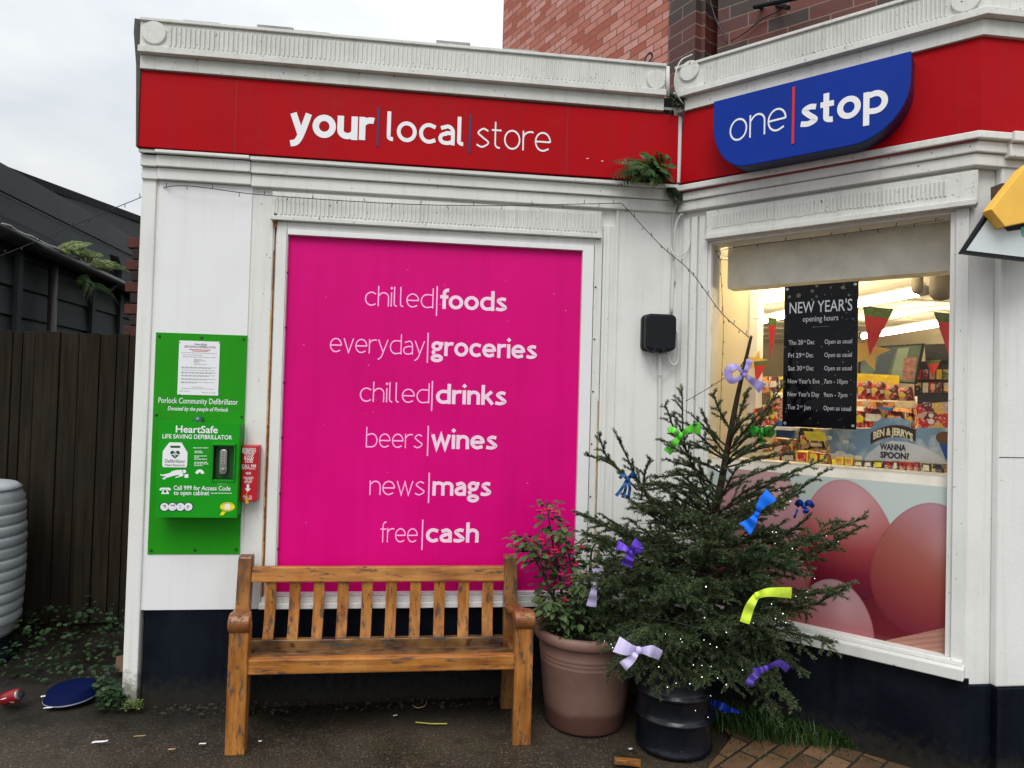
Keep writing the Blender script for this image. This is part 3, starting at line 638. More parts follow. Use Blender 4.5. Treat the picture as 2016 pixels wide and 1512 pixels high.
# notice
no=thing('notice','white printed notice sheet pinned near the top of the green backboard','notice',FA.P(sA(393,724),zA(393,779),.014))
n0,n1=sA(353,725),sA(433,725); nz1,nz0=zA(394,672),zA(394,778)
q=MB(); q.fbox(FA,n0,n1,nz0,nz1,.0132,.0150); q.build('sheet',m_paper,no)
W_=n1-n0; nx=lambda a:n0+W_*a; nz_=lambda b_:nz1-(nz1-nz0)*b_
text('lettering',FA,'HeartSafe',nx(.38),nx(.68),nz_(.075),.010,.0158,m_grey,no,.02)
text('lettering',FA,'LIFE SAVING DEFIBRILLATOR',nx(.13),nx(.90),nz_(.125),.011,.0158,m_grey,no,.02)
boxes(FA,[(nx(.25),nx(.78),nz_(.165),nz_(.155),.0148,.0158),(nx(.32),nx(.72),nz_(.19),nz_(.18),.0148,.0158)],'lettering',m_redprint,no)
ml=MB()
for b_,a0,a1 in ((.22,.07,.93),(.26,.1,.6),(.295,.1,.92),(.34,.38,.58),(.36,.38,.66),(.38,.38,.5),(.40,.38,.52),(.43,.38,.7),(.485,.08,.93),(.50,.08,.8),(.54,.08,.9),(.58,.08,.93),(.595,.08,.85),(.635,.08,.92),(.65,.08,.75),(.70,.08,.93),(.715,.08,.7),(.76,.08,.9),(.775,.08,.45),(.85,.35,.62),(.88,.1,.9),(.93,.05,.3),(.95,.6,.95)):
    x=nx(a0)
    while x<nx(a1):
        l=random.uniform(.008,.02); ml.fbox(FA,x,min(x+l,nx(a1)),nz_(b_)-.0014,nz_(b_)+.0012,.0148,.0157); x+=l+.0035
ml.build('lettering',simple('print_faint',(.36,.36,.4),.6),no)
q=MB()
for u,v in ((354.5,673.5),(432,674.5),(353.5,776.5),(430.5,777)):
    s,z=A(u,v,.015); MB().prism(FA,disc(FA,s,z,.003,0,10),.0148,.018).build('pin',m_steel,no)
# cabinet
DC=.125
cu0,cu1=sA(309,900,DC),sA(470,900,DC); cz1,cz0=zA(390,832,DC),zA(390,1019,DC)
ca=thing('defibrillator_cabinet','green metal defibrillator cabinet with keypad lock on the backboard','cabinet',FA.P((cu0+cu1)/2,cz0,.06))
q=MB(); q.fbox(FA,cu0+.004,cu1-.004,cz0+.004,cz1-.004,.013,DC-.03); q.build('body',m_green2,ca,bevel=.004)
kx0,kx1=sA(421,900,DC),sA(462,900,DC); kz1,kz0=zA(440,877,DC),zA(440,944,DC)
q=MB(); d0,d1=DC-.028,DC
q.fbox(FA,cu0,kx0,cz0,cz1,d0,d1); q.fbox(FA,kx1,cu1,cz0,cz1,d0,d1); q.fbox(FA,kx0,kx1,cz0,kz0,d0,d1); q.fbox(FA,kx0,kx1,kz1,cz1,d0,d1)
dr=q.build('door',m_green2,ca)
q=MB(); q.fbox(FA,kx0-.006,kx1+.006,kz1,kz1+.012,DC-.03,DC+.016); q.fbox(FA,kx0-.005,kx0,kz0,kz1,DC-.03,DC+.013); q.fbox(FA,kx1,kx1+.005,kz0,kz1,DC-.03,DC+.013); q.fbox(FA,kx0-.005,kx1+.005,kz0-.012,kz0,DC-.03,DC+.004); q.build('lock_hood',m_green2,dr,bevel=.002)
q=MB(); q.fbox(FA,kx0,kx1,kz0,kz1,DC-.032,DC-.026); q.build('recess',m_greendk,dr)
lk0,lk1,lz1,lz0=sA(432.5,900,DC),sA(447.5,900,DC),zA(440,885,DC),zA(440,934,DC)
q=MB(); q.prism(FA,rrect(lk0,lk1,lz0,lz1,.014),DC-.026,DC+.004); lk=q.build('keypad_lock',m_steel,ca,bevel=.003)
for i in range(5):
    for j in range(2):
        q=MB(); s=lk0+(lk1-lk0)*(.32+.38*j); z=lz1-.016-i*.0135; q.prism(FA,disc(FA,s,z,.0042,0,12),DC+.003,DC+.009); q.build('button',simple('button_steel',(.7,.7,.7),.25,metal=1) if not (i or j) else bpy.data.materials['button_steel'],lk)
q=MB(); s=(lk0+lk1)/2; q.prism(FA,disc(FA,s,lz0+.022,.010,0,16),DC+.003,DC+.016); q.build('knob',m_steel,lk,bevel=.002)
q=MB(); s,z=A(391,826,.07); q.lathe([(.028,0),(.028,.012),(.024,.026),(.012,.034),(.0,.036)],FA.P(s,cz1-.003,.07),24); q.build('indicator_lamp',m_lens,ca,True)
for v in (880,988):
    q=MB(); s,z=A(305,v,.06); q.fbox(FA,cu0-.010,cu0+.002,z-.035,z+.035,.013,DC-.035); q.build('hinge',m_black,ca)
DD=DC+.0008
text('lettering',FA,'HeartSafe',sA(346,850,DC),sA(429,850,DC),zA(388,852,DC),.036,DD,m_letter,dr,.018)
text('lettering',FA,'LIFE SAVING DEFIBRILLATOR',sA(320,860,DC),sA(457,860,DC),zA(388,864,DC),.022,DD,m_letter,dr,.016)
text('lettering',FA,'Call 999 for Access Code',sA(342,960,DC),sA(454,960,DC),zA(398,965,DC),.023,DD,m_letter,dr,.014)
text('lettering',FA,'to open cabinet',sA(342,970,DC),sA(412,970,DC),zA(378,974.5,DC),.023,DD,m_letter,dr,.014)
e0=sA(320,900,DC); e1=sA(369,900,DC); ez1,ez0=zA(345,871,DC),zA(345,920,DC)
q=MB(); q.flat(FA,[(e1,ez0+.012),(e1-.004,ez0),(e0+.004,ez0),(e0,ez0+.012)][::-1]+[(e1,ez1-.05),(e1-.03,ez1),(e0+.03,ez1),(e0,ez1-.045)],DD); q.build('pictogram',m_letter,dr)
hx,hz_=(e0+e1)/2,ez1-.060
heart=[(.0,-.9),(-.55,-.4),(-.95,.1),(-.95,.5),(-.7,.8),(-.35,.8),(0,.5),(.35,.8),(.7,.8),(.95,.5),(.95,.1),(.55,-.4)]
q=MB(); q.flat(FA,[(hx+a*.024,hz_+b_*.023) for a,b_ in heart[::-1]],DD+.0005); q.prism(FA,rrect(hx-.024,hx+.024,ez1-.027,ez1-.016,.004),DD-.001,DD+.0005); q.build('pictogram',m_greendk,dr)
q=MB(); ribbon2d(q,FA,[(-1,0),(-.35,0),(-.2,.3),(0,-.5),(.15,.5),(.3,0),(1,0)],.16,DD+.001,lambda a,b_:(hx+a*.022,hz_+b_*.022)); q.build('pictogram',m_letter,dr)
text('lettering',FA,'Defibrillator',sA(325,912,DC),sA(365,912,DC),zA(345,911,DC),.018,DD+.0005,m_greendk,dr,.005)
text('lettering',FA,'Heart Restarter',sA(325,917,DC),sA(365,917,DC),zA(345,917.5,DC),.011,DD+.0005,m_greendk,dr,.005)
pp=lambda pts:[A(300+u/7.2,820+v/7.2,DC) for u,v in pts]
q=MB(); q.flat(FA,pp([(110,815),(145,825),(250,800),(275,775),(340,760),(410,755),(440,775),(430,800),(440,820),(440,840),(330,872),(322,862),(380,840),(375,825),(300,840),(190,872),(180,890),(145,890),(150,868),(200,850),(120,838)])[::-1],DD)
q.flat(FA,disc(FA,*pp([(452,778)])[0],.009,0,14),DD); q.flat(FA,pp([(455,820),(510,815),(512,868),(456,870)])[::-1],DD)
q.build('pictogram',m_letter,dr)
q=MB(); q.flat(FA,pp([(100,1030),(125,1008),(240,1008),(265,1030),(262,1048),(232,1045),(215,1028),(150,1028),(130,1048),(102,1045)])[::-1],DD); q.flat(FA,pp([(155,1032),(210,1032),(240,1098),(125,1098)])[::-1],DD); q.build('pictogram',m_letter,dr)
q=MB(); q.flat(FA,disc(FA,*pp([(182,1060)])[0],.007,0,14),DD+.0005); q.build('pictogram',m_greendk,dr)
q=MB(); ribbon2d(q,FA,ell(672,820,45,-50,170,10,14),42,DD,lambda a,b_:A(300+a/7.2,820+b_/7.2,DC)); q.build('pictogram',m_letter,dr)
q=MB()
for v,a0,a1 in ((445,580,795),(492,600,700),(512,600,715),(560,595,775),(580,595,660),(605,595,775),(650,595,775),(672,592,795),(695,592,710),(1088,830,1125)):
    x=a0
    while x<a1:
        l=random.uniform(22,48); p0,p1=pp([(x,v+4),(min(x+l,a1),v-5)]); q.fbox(FA,p0[0],p1[0],p0[1],p1[1],DC-.001,DD); x+=l+9
q.build('lettering',m_letter,dr)
q=MB()
for v,a0,a1 in ((905,930,1065),(930,885,1100),(950,930,1060),(970,915,1070)):
    x=a0
    while x<a1:
        l=random.uniform(18,40); p0,p1=pp([(x,v+3),(min(x+l,a1),v-3)]); q.fbox(FA,p0[0],p1[0],p0[1],p1[1],DC-.001,DD); x+=l+9
q.build('lettering',simple('pale_green_print',C(110,180,105),.5),dr)
q=MB()
for i in range(4): q.flat(FA,disc(FA,*pp([(172+113*i,1280)])[0],.0235-.0001*i,0,24),DD+.0001*i)
st=q.build('sticker',simple('sticker_ring',C(20,40,70),.4),dr)
q=MB()
for i in range(4): q.flat(FA,disc(FA,*pp([(172+113*i,1280)])[0],.0195,0,24),DD+.0006)
q.build('sticker_face',m_paper,st)
q=MB()
for i in range(4):
    for j in range(5):
        p0=pp([(172+113*i+random.uniform(-35,15),1280+random.uniform(-30,30))])[0]; q.fbox(FA,p0[0],p0[0]+random.uniform(.003,.011),p0[1],p0[1]+random.uniform(.0015,.005),DD,DD+.0012)
q.build('sticker_print',m_grey,st)
q=MB(); s,z=pp([(1065,1280)])[0]; q.flat(FA,disc(FA,s,z,.035,0,32,.0225),DD); q.flat(FA,pp([(985,1345),(1040,1350),(1010,1395),(955,1402)])[::-1],DD); st2=q.build('sticker',m_yellow,dr)
q=MB(); q.flat(FA,rrect(s-.012,s+.012,z-.013,z+.014,.002),DD+.0006); q.build('sticker_face',m_paper,st2)
q=MB()
ribbon2d(q,FA,ell(s,z,.029,.0185,160,20,16),.002,DD+.0007,lambda a,b_:(a,b_)); ribbon2d(q,FA,ell(s,z,.029,.0185,200,340,16),.002,DD+.0007,lambda a,b_:(a,b_)); q.build('sticker_print',m_grey,st2)
# bleed kit
DK=.07
r0,r1=sA(475,930,DK),sA(507,930,DK); rz1,rz0=zA(490,877,DK),zA(490,987,DK)
kt=thing('bleed_kit_box','narrow red emergency bleed kit box mounted right of the green cabinet','box',FA.P((r0+r1)/2,rz0,.03))
q=MB(); q.fbox(FA,r0,r1,rz0,rz1,0,DK-.002); q.build('body',m_kit,kt,bevel=.003)
q=MB(); q.fbox(FA,r0+.004,r1-.002,rz0+.004,rz1-.004,DK-.002,DK); q.build('cover',m_kit,kt,bevel=.001)
for t,v,a0,a1,cap,wt in (('EMERGENCY',886.5,477,504,.0125,.02),('BLEED KIT',892,477,504,.015,.03),('TO STOP',897.5,481,500,.0135,.02),('BLOOD',904.5,481,499,.0165,.03),('LOSS',910.5,483,498,.0165,.03),('CALL 999',921,476,504,.018,.02),('URGENT MEDICAL',924,476,503,.006,.02),('NHS',934,484,494,.013,.02),('TAKE BLEED',942.5,479,499,.010,.02),('KIT TO',947,483,496,.010,.02),('PATIENT',951,481,496,.010,.02),('PULL TO',979.5,479,496,.010,.02),('OPEN',984,481,495,.010,.02)):
    text('lettering',FA,t,sA(a0,v,DK),sA(a1,v,DK),zA((a0+a1)/2,v,DK),cap,DK+.0006,m_letter,kt,wt)
ax_,az_=A(488,961,DK); q=MB(); q.flat(FA,[(ax_-.006,az_+.02),(ax_-.006,az_-.002),(ax_-.015,az_-.002),(ax_,az_-.02),(ax_+.015,az_-.002),(ax_+.006,az_-.002),(ax_+.006,az_+.02)],DK+.0006); q.build('pictogram',m_letter,kt)
q=MB(); s,z=A(487,975,DK); q.tube([FA.P(s-.002,z+.012,DK),FA.P(s-.003,z+.006,DK+.008),FA.P(s+.001,z-.008,DK+.010)],.0025,6); q.prism(FA,rrect(s-.007,s+.009,z-.042,z-.012,.004),DK+.004,DK+.009); q.build('pull_tag',m_gold,kt)

# ================================================================== JUNCTION BOX AND CABLES
jb=thing('junction_box','rounded black weatherproof box on the white wall beside the bay','box',FA.P(1.2,1.9,.04))
j0,j1,jz1,jz0=sA(1271,655,.09),sA(1331,655,.09),zA(1300,618,.09),zA(1300,690,.09)
q=MB(); q.prism(FA,rrect(j0,j1,jz0,jz1,.03,6),.045,.10); q.build('lid',m_black,jb,bevel=.012,seg=3)
q=MB(); q.prism(FA,rrect(j0-.004,j1+.002,jz0-.002,jz1+.002,.03,6),.005,.045); q.build('body',m_black,jb,bevel=.006)
q=MB(); s=j0+.04; q.fbox(FA,s,s+.02,jz0-.012,jz0+.018,.05,.104); q.fbox(FA,s+.05,s+.07,jz0-.012,jz0+.012,.05,.102); q.build('latch',m_black,jb,bevel=.002)
def cab(name,label,pts,r,mat=m_cable,fr=FA,n=8,smooth=True,cat='cable',group=None):
    P3=[fr.P(*fr.px(u,v,d),d) for u,v,d in pts]; P3=[tuple(p) for p in P3]
    P3=[V(p) for p in catmull(P3,7)] if smooth else P3
    q=MB(); q.tube(P3,r,n); return tag(q.build(name,mat,None,True),label,cat,group)
cab('conduit','thin white conduit running down the inner corner into the black box',[(1326,365,.02),(1325,450,.015),(1325,520,.018),(1322,618,.03)],.009,cat='conduit')
cab('conduit','white conduit below the black box down to the tree',[(1299,692,.03),(1299,760,.02),(1297,900,.02),(1292,1180,.02)],.012,cat='conduit')
cab('cable','white cable looping under the right side of the black box',[(1333,650,.07),(1334,700,.05),(1331,716,.05),(1322,717,.05),(1312,695,.05)],.006)
cab('cable','thin white wire hanging in a wide loop below the black box',[(1280,692,.05),(1281,722,.04),(1297,738,.04),(1315,733,.04),(1326,705,.04),(1328,640,.03)],.0022)
cab('cable','painted cable bent around the corner beside the bay frieze',[(1349,421,.03),(1338,425,.05),(1330,445,.05),(1327,485,.04),(1328,560,.02)],.007)
cab('cable','slack grey cable loop in the corner beside the bay window',[(1320,484,.03),(1326,500,.06),(1340,503,.07),(1354,492,.07),(1360,470,.05)],.0035)
cab('cable','thin painted wire across the end roundel of the cornice',[(1363,107,.13),(1340,120,.14),(1329,150,.15),(1330,178,.15),(1338,195,.13),(1353,214,.1)],.0035)
cab('cable','painted cable dropping from the red sign in the corner',[(1350,368,.08),(1337,385,.06),(1330,410,.05)],.006)
cab('downpipe','slim white pipe in the corner between the two cornices',[(1314.5,132,.11),(1314.5,190,.11)],.012,smooth=False,cat='pipe')
#--PART3--
# ================================================================== BENCH
be=thing('wooden_bench','varnished wooden park bench with worn slats in front of the pink panel','bench',FA.P(-.17,0,.3))
zb=lambda v,d,u=750: zA(u,v,d)
LF0,LF1=sA(448,1350,.49),sA(487,1350,.49); RF0,RF1=sA(1011,1350,.49),sA(1047,1350,.49)
Zab=zA(490,1189,.12); Zseat=zA(750,1294,.45); Zarm=zA(468,1222,.49)
Pl0,Pl1=sA(471,1110,.10),sA(498,1110,.10); Pr0,Pr1=sA(992,1110,.10),sA(1018,1110,.10)
Ztop=zA(483,1092,.09)
def side_prism(mb,s0,s1,poly):      # poly in (d,z), extruded along s
    n=len(poly); mb.add([FA.P(s0,z,d) for d,z in poly]+[FA.P(s1,z,d) for d,z in poly],[tuple(range(n)),tuple(range(2*n-1,n-1,-1))]+[(i,n+i,n+(i+1)%n,(i+1)%n) for i in range(n)])
def arm_prism(mb,f0,f1,b0,b1,poly,df=.46,db=.14):   # the arm is as wide as the post behind and as the leg in front
    n=len(poly); k_=lambda d:min(1,max(0,(d-db)/(df-db)))
    mb.add([FA.P(b0+(f0-b0)*k_(d),z,d) for d,z in poly]+[FA.P(b1+(f1-b1)*k_(d),z,d) for d,z in poly],[tuple(range(n)),tuple(range(2*n-1,n-1,-1))]+[(i,n+i,n+(i+1)%n,(i+1)%n) for i in range(n)])
for s0,s1,ps0,ps1 in ((LF0,LF1,Pl0,Pl1),(RF0,RF1,Pr0,Pr1)):
    q=MB(); side_prism(q,s0,s1,[(.455,-.012),(.505,-.012),(.508,.2),(.505,.40),(.50,Zarm-.018),(.44,Zarm-.018),(.432,.36),(.438,.2)])
    lg=q.build('leg',m_woodz,be,bevel=.006)
    q=MB(); q.fbox(FA,(s0+s1)/2-.008,(s0+s1)/2+.008,.375,.391,.50,.5075); q.build('peg',m_woodpost,lg,bevel=.001)
    # back post: raked above the seat, straight to the ground below
    q=MB(); side_prism(q,ps0,ps1,[(.07,-.012),(.135,-.012),(.165,.3),(.165,.42),(.125,Ztop-.012),(.115,Ztop),(.070,Ztop),(.062,Ztop-.012),(.105,.42),(.10,.3)])
    po=q.build('back_post',m_woodpost,be,bevel=.006)
    q=MB(); q.fbox(FA,ps0-.0015,ps1+.0015,Ztop-.062,Ztop-.058,.06,.13); q.build('notch',m_black,po) if 0 else None
    # arm: flat board ending in a rolled scroll over the front leg
    cs0,cs1=s0-.004,s1+.006
    arm=[(.12,Zab),(.12,Zab-.03),(.25,Zab*.65+Zarm*.35-.026),(.40,Zarm-.014)]+[(.478+.045*cos(radians(a)),Zarm-.012+.046*sin(radians(a))) for a in range(215,390,14)]+[(.50,Zarm+.028),(.44,Zarm+.024),(.30,Zab*.55+Zarm*.45+.008)]
    q=MB(); arm_prism(q,cs0,cs1,ps0-.004,ps1-.006,arm); q.build('armrest',m_woody,be,bevel=.008,seg=3)
    q=MB(); arm_prism(q,s0+.012,s1-.012,ps0+.01,ps1-.01,[(.13,Zseat-.085),(.45,Zseat-.085),(.45,Zseat-.025),(.13,Zseat-.025)]); q.build('side_rail',m_woodpost,be,bevel=.004)
def back(z): # depth of the raked back at height z
    t=(z-.42)/(Ztop-.42); return .135-.045*t
# top rail
zt0,zt1=zA(750,1143,.1),zA(750,1115,.1)
q=MB(); side_prism(q,Pl1-.004,Pr0+.004,[(back(zt0)-.02,zt0),(back(zt0)+.022,zt0),(back(zt1)+.02,zt1-.004),(back(zt1)+.012,zt1+.003),(back(zt1)-.02,zt1)]); q.build('top_rail',m_woodx,be,bevel=.006)
zl0,zl1=zA(750,1275,.13),zA(750,1253,.13)
q=MB(); side_prism(q,Pl1-.004,Pr0+.004,[(back(zl0)-.02,zl0-.01),(back(zl0)+.022,zl0-.01),(back(zl1)+.018,zl1),(back(zl1)-.02,zl1)]); q.build('lower_rail',m_seat,be,bevel=.005)
for i in range(10):
    xl=430+(283+147.3*i)*.3224; xr=xl+21.3
    a,b_=sA(xl,1200,.11),sA(xr,1200,.11)
    zs=np.linspace(zl1-.004,zt0+.004,9); f=[]; r_=[]
    for z in zs:
        t=(z-zs[0])/(zs[-1]-zs[0]); bow=-.016*sin(pi*t)
        f.append((back(z)+.010+bow,z)); r_.append((back(z)-.010+bow,z))
    q=MB(); side_prism(q,a,b_,r_+f[::-1]); q.build('back_slat',m_woodz,be,bevel=.003)
# seat slats and front rail
dd=[.165,.235,.305,.375]
for i,d in enumerate(dd):
    z=Zseat-.004-.052*(1-i/3)**.9
    q=MB(); q.fbox(FA,LF1-.035,RF0+.035,z-.022,z,d,d+.060); q.build('seat_slat',m_seat,be,bevel=.005)
q=MB(); q.fbox(FA,LF1-.006,RF0+.006,zA(750,1324,.49),zA(750,1295,.49),.445,.492); q.build('front_rail',m_woodx,be,bevel=.006)

# ================================================================== POT AND FUCHSIA
def leafmesh(P,D,Nn,Ls,Ws,fold=.25,curl=.2):
    P=np.asarray(P,float); D=np.asarray(D,float); Nn=np.asarray(Nn,float); n=len(P)
    D/=np.linalg.norm(D,axis=1)[:,None]; S=np.cross(D,Nn); S/=np.linalg.norm(S,axis=1)[:,None]+1e-9; U=np.cross(S,D)
    Ls=np.broadcast_to(Ls,(n,))[:,None]; Ws=np.broadcast_to(Ws,(n,))[:,None]
    def pt(t,w,u): return P+D*Ls*t+S*Ws*w+U*Ws*(u)-U*Ls*curl*t*t
    pts=[pt(0,0,0),pt(.3,.42,fold*.42),pt(.65,.40,fold*.4),pt(1,0,0),pt(.65,-.40,fold*.4),pt(.3,-.42,fold*.42),pt(.3,0,0),pt(.65,0,0)]
    Vv=np.stack(pts,1).reshape(-1,3); t=np.array([(0,6,1),(1,6,7),(1,7,2),(2,7,3),(0,5,6),(5,4,7),(5,7,6),(4,3,7)])
    F=(t[None]+8*np.arange(n)[:,None,None]).reshape(-1)
    return Vv,F
def m_leaf_(name,a,b_,rough=.45,tr=.25):
    m,N,L,b = newmat(name); t=N.new('ShaderNodeTexCoord').outputs['Object']; ge=N.new('ShaderNodeNewGeometry').outputs['Random Per Island']
    c=mix(N,L,ge,a,b_); c=mix(N,L,math_(N,L,'MULTIPLY',ramp(N,L,noise(N,L,t,14,3),.35,.7),.5),c,tuple(q*.55 for q in a))
    L.new(c,b.inputs['Base Color']); b.inputs['Roughness'].default_value=rough; b.inputs['Specular IOR Level'].default_value=.3
    b.inputs['Transmission Weight'].default_value=0; b.inputs['Subsurface Weight'].default_value=0
    return m
m_leaf=m_leaf_('fuchsia_leaf',(.035,.07,.022),(.11,.165,.06)); m_herb=m_leaf_('herb_leaf',(.015,.05,.012),(.05,.12,.03))
m_weed=m_leaf_('weed_leaf',(.008,.024,.009),(.032,.070,.022)); m_fern=m_leaf_('fern_leaf',(.02,.055,.012),(.06,.12,.025)); m_fernbright=m_leaf_('bright_fern_leaf',(.06,.10,.02),(.16,.22,.05))  # bright fern leaf is a lighter, yellower green
m_stem=simple('brown_stem',(.035,.022,.015),.7,.3,20)
def m_terra_():
    m,N,L,b=newmat('terracotta'); t=N.new('ShaderNodeTexCoord').outputs['Object']; sx=N.new('ShaderNodeSeparateXYZ'); L.new(t,sx.inputs[0])
    c=mix(N,L,ramp(N,L,noise(N,L,t,4,5,.6),.35,.75),C(112,84,74),C(134,103,92))
    low=ramp(N,L,math_(N,L,'ADD',sx.outputs['Z'],math_(N,L,'MULTIPLY',noise(N,L,t,9,4),.06)),.145,.115); c=mix(N,L,math_(N,L,'MULTIPLY',low,.8),c,C(82,48,40))
    L.new(c,b.inputs['Base Color']); b.inputs['Roughness'].default_value=.6; bump(N,L,b,noise(N,L,t,50,5),.1,.004); return m
m_terra=m_terra_()
PC=V((.825,-.275,0))
pt_=thing('plant_pot','big round terracotta coloured planter between the bench and the black drum','planter',PC)
zr=zA(1148,1262,.5)
prof=[(.0,.0),(.19,.0),(.196,.01),(.215,.16),(.232,.33),(.2335,.335),(.231,.338),(.2345,.352),(.236,.356),(.2335,.36),(.237,.374),(.2385,.378),(.236,.382),(.242,.43),(.243,.432),(.258,.44),(.266,.45),(.268,.475),(.262,.492),(.248,.496),(.236,.49),(.230,.45)]
kz=zr/.49; prof=[(r,z*kz) for r,z in prof]
q=MB(); q.lathe(prof,PC,72); q.build('pot',m_terra,pt_,True)
q=MB(); q.lathe([(.236,.455*kz),(.1,.47*kz),(0,.475*kz)],PC,32); q.build('soil',simple('soil',(.012,.009,.006),.95,.4,40,bmp=.6),pt_,True)
fu=thing('fuchsia_plant','straggly fuchsia bush with hanging red and purple flowers in the planter','plant',PC+V((0,0,.46*kz)))
PD=(PC-CAM).dot(FWD)
stems=[[(1110,1262,0),(1085,1170,-.02),(1050,1095,.0),(1018,1060,.02)],[(1120,1262,0),(1100,1130,0),(1085,1050,.02),(1075,985,.02)],[(1085,1170,-.02),(1062,1100,-.03),(1035,1058,-.02)],
       [(1140,1262,-.05),(1130,1150,-.06),(1115,1070,-.05),(1105,1040,-.05)],[(1150,1262,.02),(1160,1150,0),(1165,1085,0),(1180,1060,.02)],[(1160,1262,-.05),(1180,1180,-.08),(1205,1130,-.08)],[(1120,1262,-.1),(1095,1210,-.12),(1080,1180,-.12)],[(1150,1262,-.1),(1140,1200,-.14),(1150,1130,-.14)],[(1170,1262,.05),(1190,1150,.08),(1200,1100,.08)],[(1100,1262,.04),(1090,1160,.06),(1110,1090,.08)]]
q=MB(); SP=[]
for st in stems:
    p=[V(x) for x in catmull([tuple(at(u,v,PD+d)) for u,v,d in st],8)]
    q.tube(p,[.0075*(1-.75*i/len(p))+.0012 for i in range(len(p))],6); SP.append(p)
q.build('stem',m_stem,fu,True)
LP=[];LD=[];LL=[];FL=[]
for si,p in enumerate(SP):
    n=72 if si<3 else 115
    for j in range(n):
        t=random.uniform(.22 if si>2 else .40,1)
        i=min(int(t*(len(p)-1)),len(p)-2); b_=p[i].lerp(p[i+1],random.random()); a=random.uniform(0,2*pi)
        off=V((cos(a),sin(a),random.uniform(-.1,.6)))*random.uniform(.012,.075*(1.15-.3*t)); LP.append(b_+off); LD.append(V((cos(a),sin(a),random.uniform(-.5,.25)))); LL.append(random.uniform(.032,.062))
Vv,F=leafmesh([tuple(x) for x in LP],[tuple(x) for x in LD],[(random.uniform(-.4,.4),random.uniform(-.5,.1),1) for _ in LP],np.array(LL),np.array(LL)*.62)
raw_mesh('foliage',Vv,F,3,m_leaf,fu)
m_fred=simple('flower_red',C(205,16,60,1.1),.45,.2,30); m_fpur=simple('flower_purple',C(75,20,130,1.1),.5,.2,30)
for u,v in ((1062,1002),(1072,1008),(1090,1005),(1098,1012),(1064,1060),(1068,1068),(1095,1085),(1085,1092),(1092,1080),(1122,1085),(1105,1128),(1125,1135),(1120,1145),(1150,1132),(1158,1136),(1113,1180),(1145,1075),(1082,1000),(1135,1110)):
    p=at(u,v,PD-.11+random.uniform(-.03,.03)); q=MB(); a0=random.uniform(0,6)
    for k_ in range(4):
        a=a0+k_*pi/2; d_=V((cos(a),sin(a),-.25)); q.tube([p,p+d_*.012+V((0,0,-.004)),p+d_*.021+V((0,0,.001))],[.002,.0042,.001],5)
    q.tube([p+V((0,0,.018)),p,],[.002,.0035],6); fl=q.build('flower',m_fred,fu,True)
    q=MB(); q.lathe([(.002,0),(.0065,-.005),(.008,-.012),(.007,-.015),(.0,-.010)],p,10); q.tube([p+V((0,0,-.012)),p+V((.001,0,-.034))],.0008,4); q.build('petals',m_fpur,fl,True)
# herbs round the rim
he=thing('trailing_herb','low green herb growing round the rim of the planter','plant',PC+V((0,0,.46*kz)))
LP=[];LD=[]
for i in range(750):
    a=random.uniform(0,2*pi); r=.25*math.sqrt(random.random()); h=.46*kz+random.uniform(0,.10)*(1.2-r/.3)+random.uniform(0,.02)
    LP.append((PC.x+cos(a)*r,PC.y+sin(a)*r,h)); LD.append((cos(a)+random.uniform(-.8,.8),sin(a)+random.uniform(-.8,.8),random.uniform(-.2,.6)))
ls=np.array([random.uniform(.012,.026) for _ in LP]); Vv,F=leafmesh(LP,LD,[(random.uniform(-.5,.5),random.uniform(-.6,.2),1) for _ in LP],ls,ls*.8); raw_mesh('foliage',Vv,F,3,m_herb,he)

# ================================================================== DRUM AND CHRISTMAS TREE
DCx=V((1.203,-.530,0)); TD=(DCx-CAM).dot(FWD)
def m_drum_():
    m,N,L,b=newmat('drum_paint'); t=N.new('ShaderNodeTexCoord').outputs['Object']
    c=mix(N,L,ramp(N,L,noise(N,L,t,6,5),.4,.7),(.003,.005,.010),(.007,.010,.016)); sc_=ramp(N,L,noise(N,L,t,7,6,.7,(1,1,7)),.66,.70); c=mix(N,L,math_(N,L,'MULTIPLY',sc_,.4),c,(.22,.23,.25))
    L.new(c,b.inputs['Base Color']); b.inputs['Roughness'].default_value=.22; b.inputs['Specular IOR Level'].default_value=.4; bump(N,L,b,noise(N,L,t,9,4),.35,.012); return m
m_drum=m_drum_()
dm=thing('metal_drum','dented navy black ribbed metal drum holding the christmas tree','drum',DCx)
R_=.176
prof=[(0,.004),(R_-.006,.004),(R_+.003,.0),(R_+.005,.008),(R_,.016)]
for zc in (.15,.265):
    prof+=[(R_,zc-.020),(R_+.003,zc-.014),(R_+.012,zc-.005),(R_+.0135,zc),(R_+.012,zc+.005),(R_+.003,zc+.014),(R_,zc+.020)]
prof+=[(R_,.40),(R_+.006,.41),(R_+.006,.42),(R_-.004,.42),(R_-.004,.40)]
q=MB(); q.lathe(prof,DCx,64); q.build('barrel',m_drum,dm,True)
q=MB(); q.lathe([(R_-.003,.39),(0,.40)],DCx,32); q.build('soil',bpy.data.materials['soil'],dm)
tr_=thing('christmas_tree','bushy green spruce christmas tree hung with ribbon bows in the metal drum','tree',DCx+V((0,0,.38)))
def m_needle_():
    m,N,L,b=newmat('spruce_needles'); t=N.new('ShaderNodeTexCoord').outputs['Object']
    c=mix(N,L,ramp(N,L,noise(N,L,t,9,4,.6),.3,.72),(.022,.046,.018),(.080,.122,.048)); c=mix(N,L,ramp(N,L,noise(N,L,t,26,3),.55,.8),c,(.15,.165,.055))
    L.new(c,b.inputs['Base Color']); b.inputs['Roughness'].default_value=.5; b.inputs['Specular IOR Level'].default_value=.35; return m
m_needle=m_needle_(); m_bark=simple('spruce_bark',(.035,.024,.016),.85,.5,60,.2,bmp=.8,bscale=90)
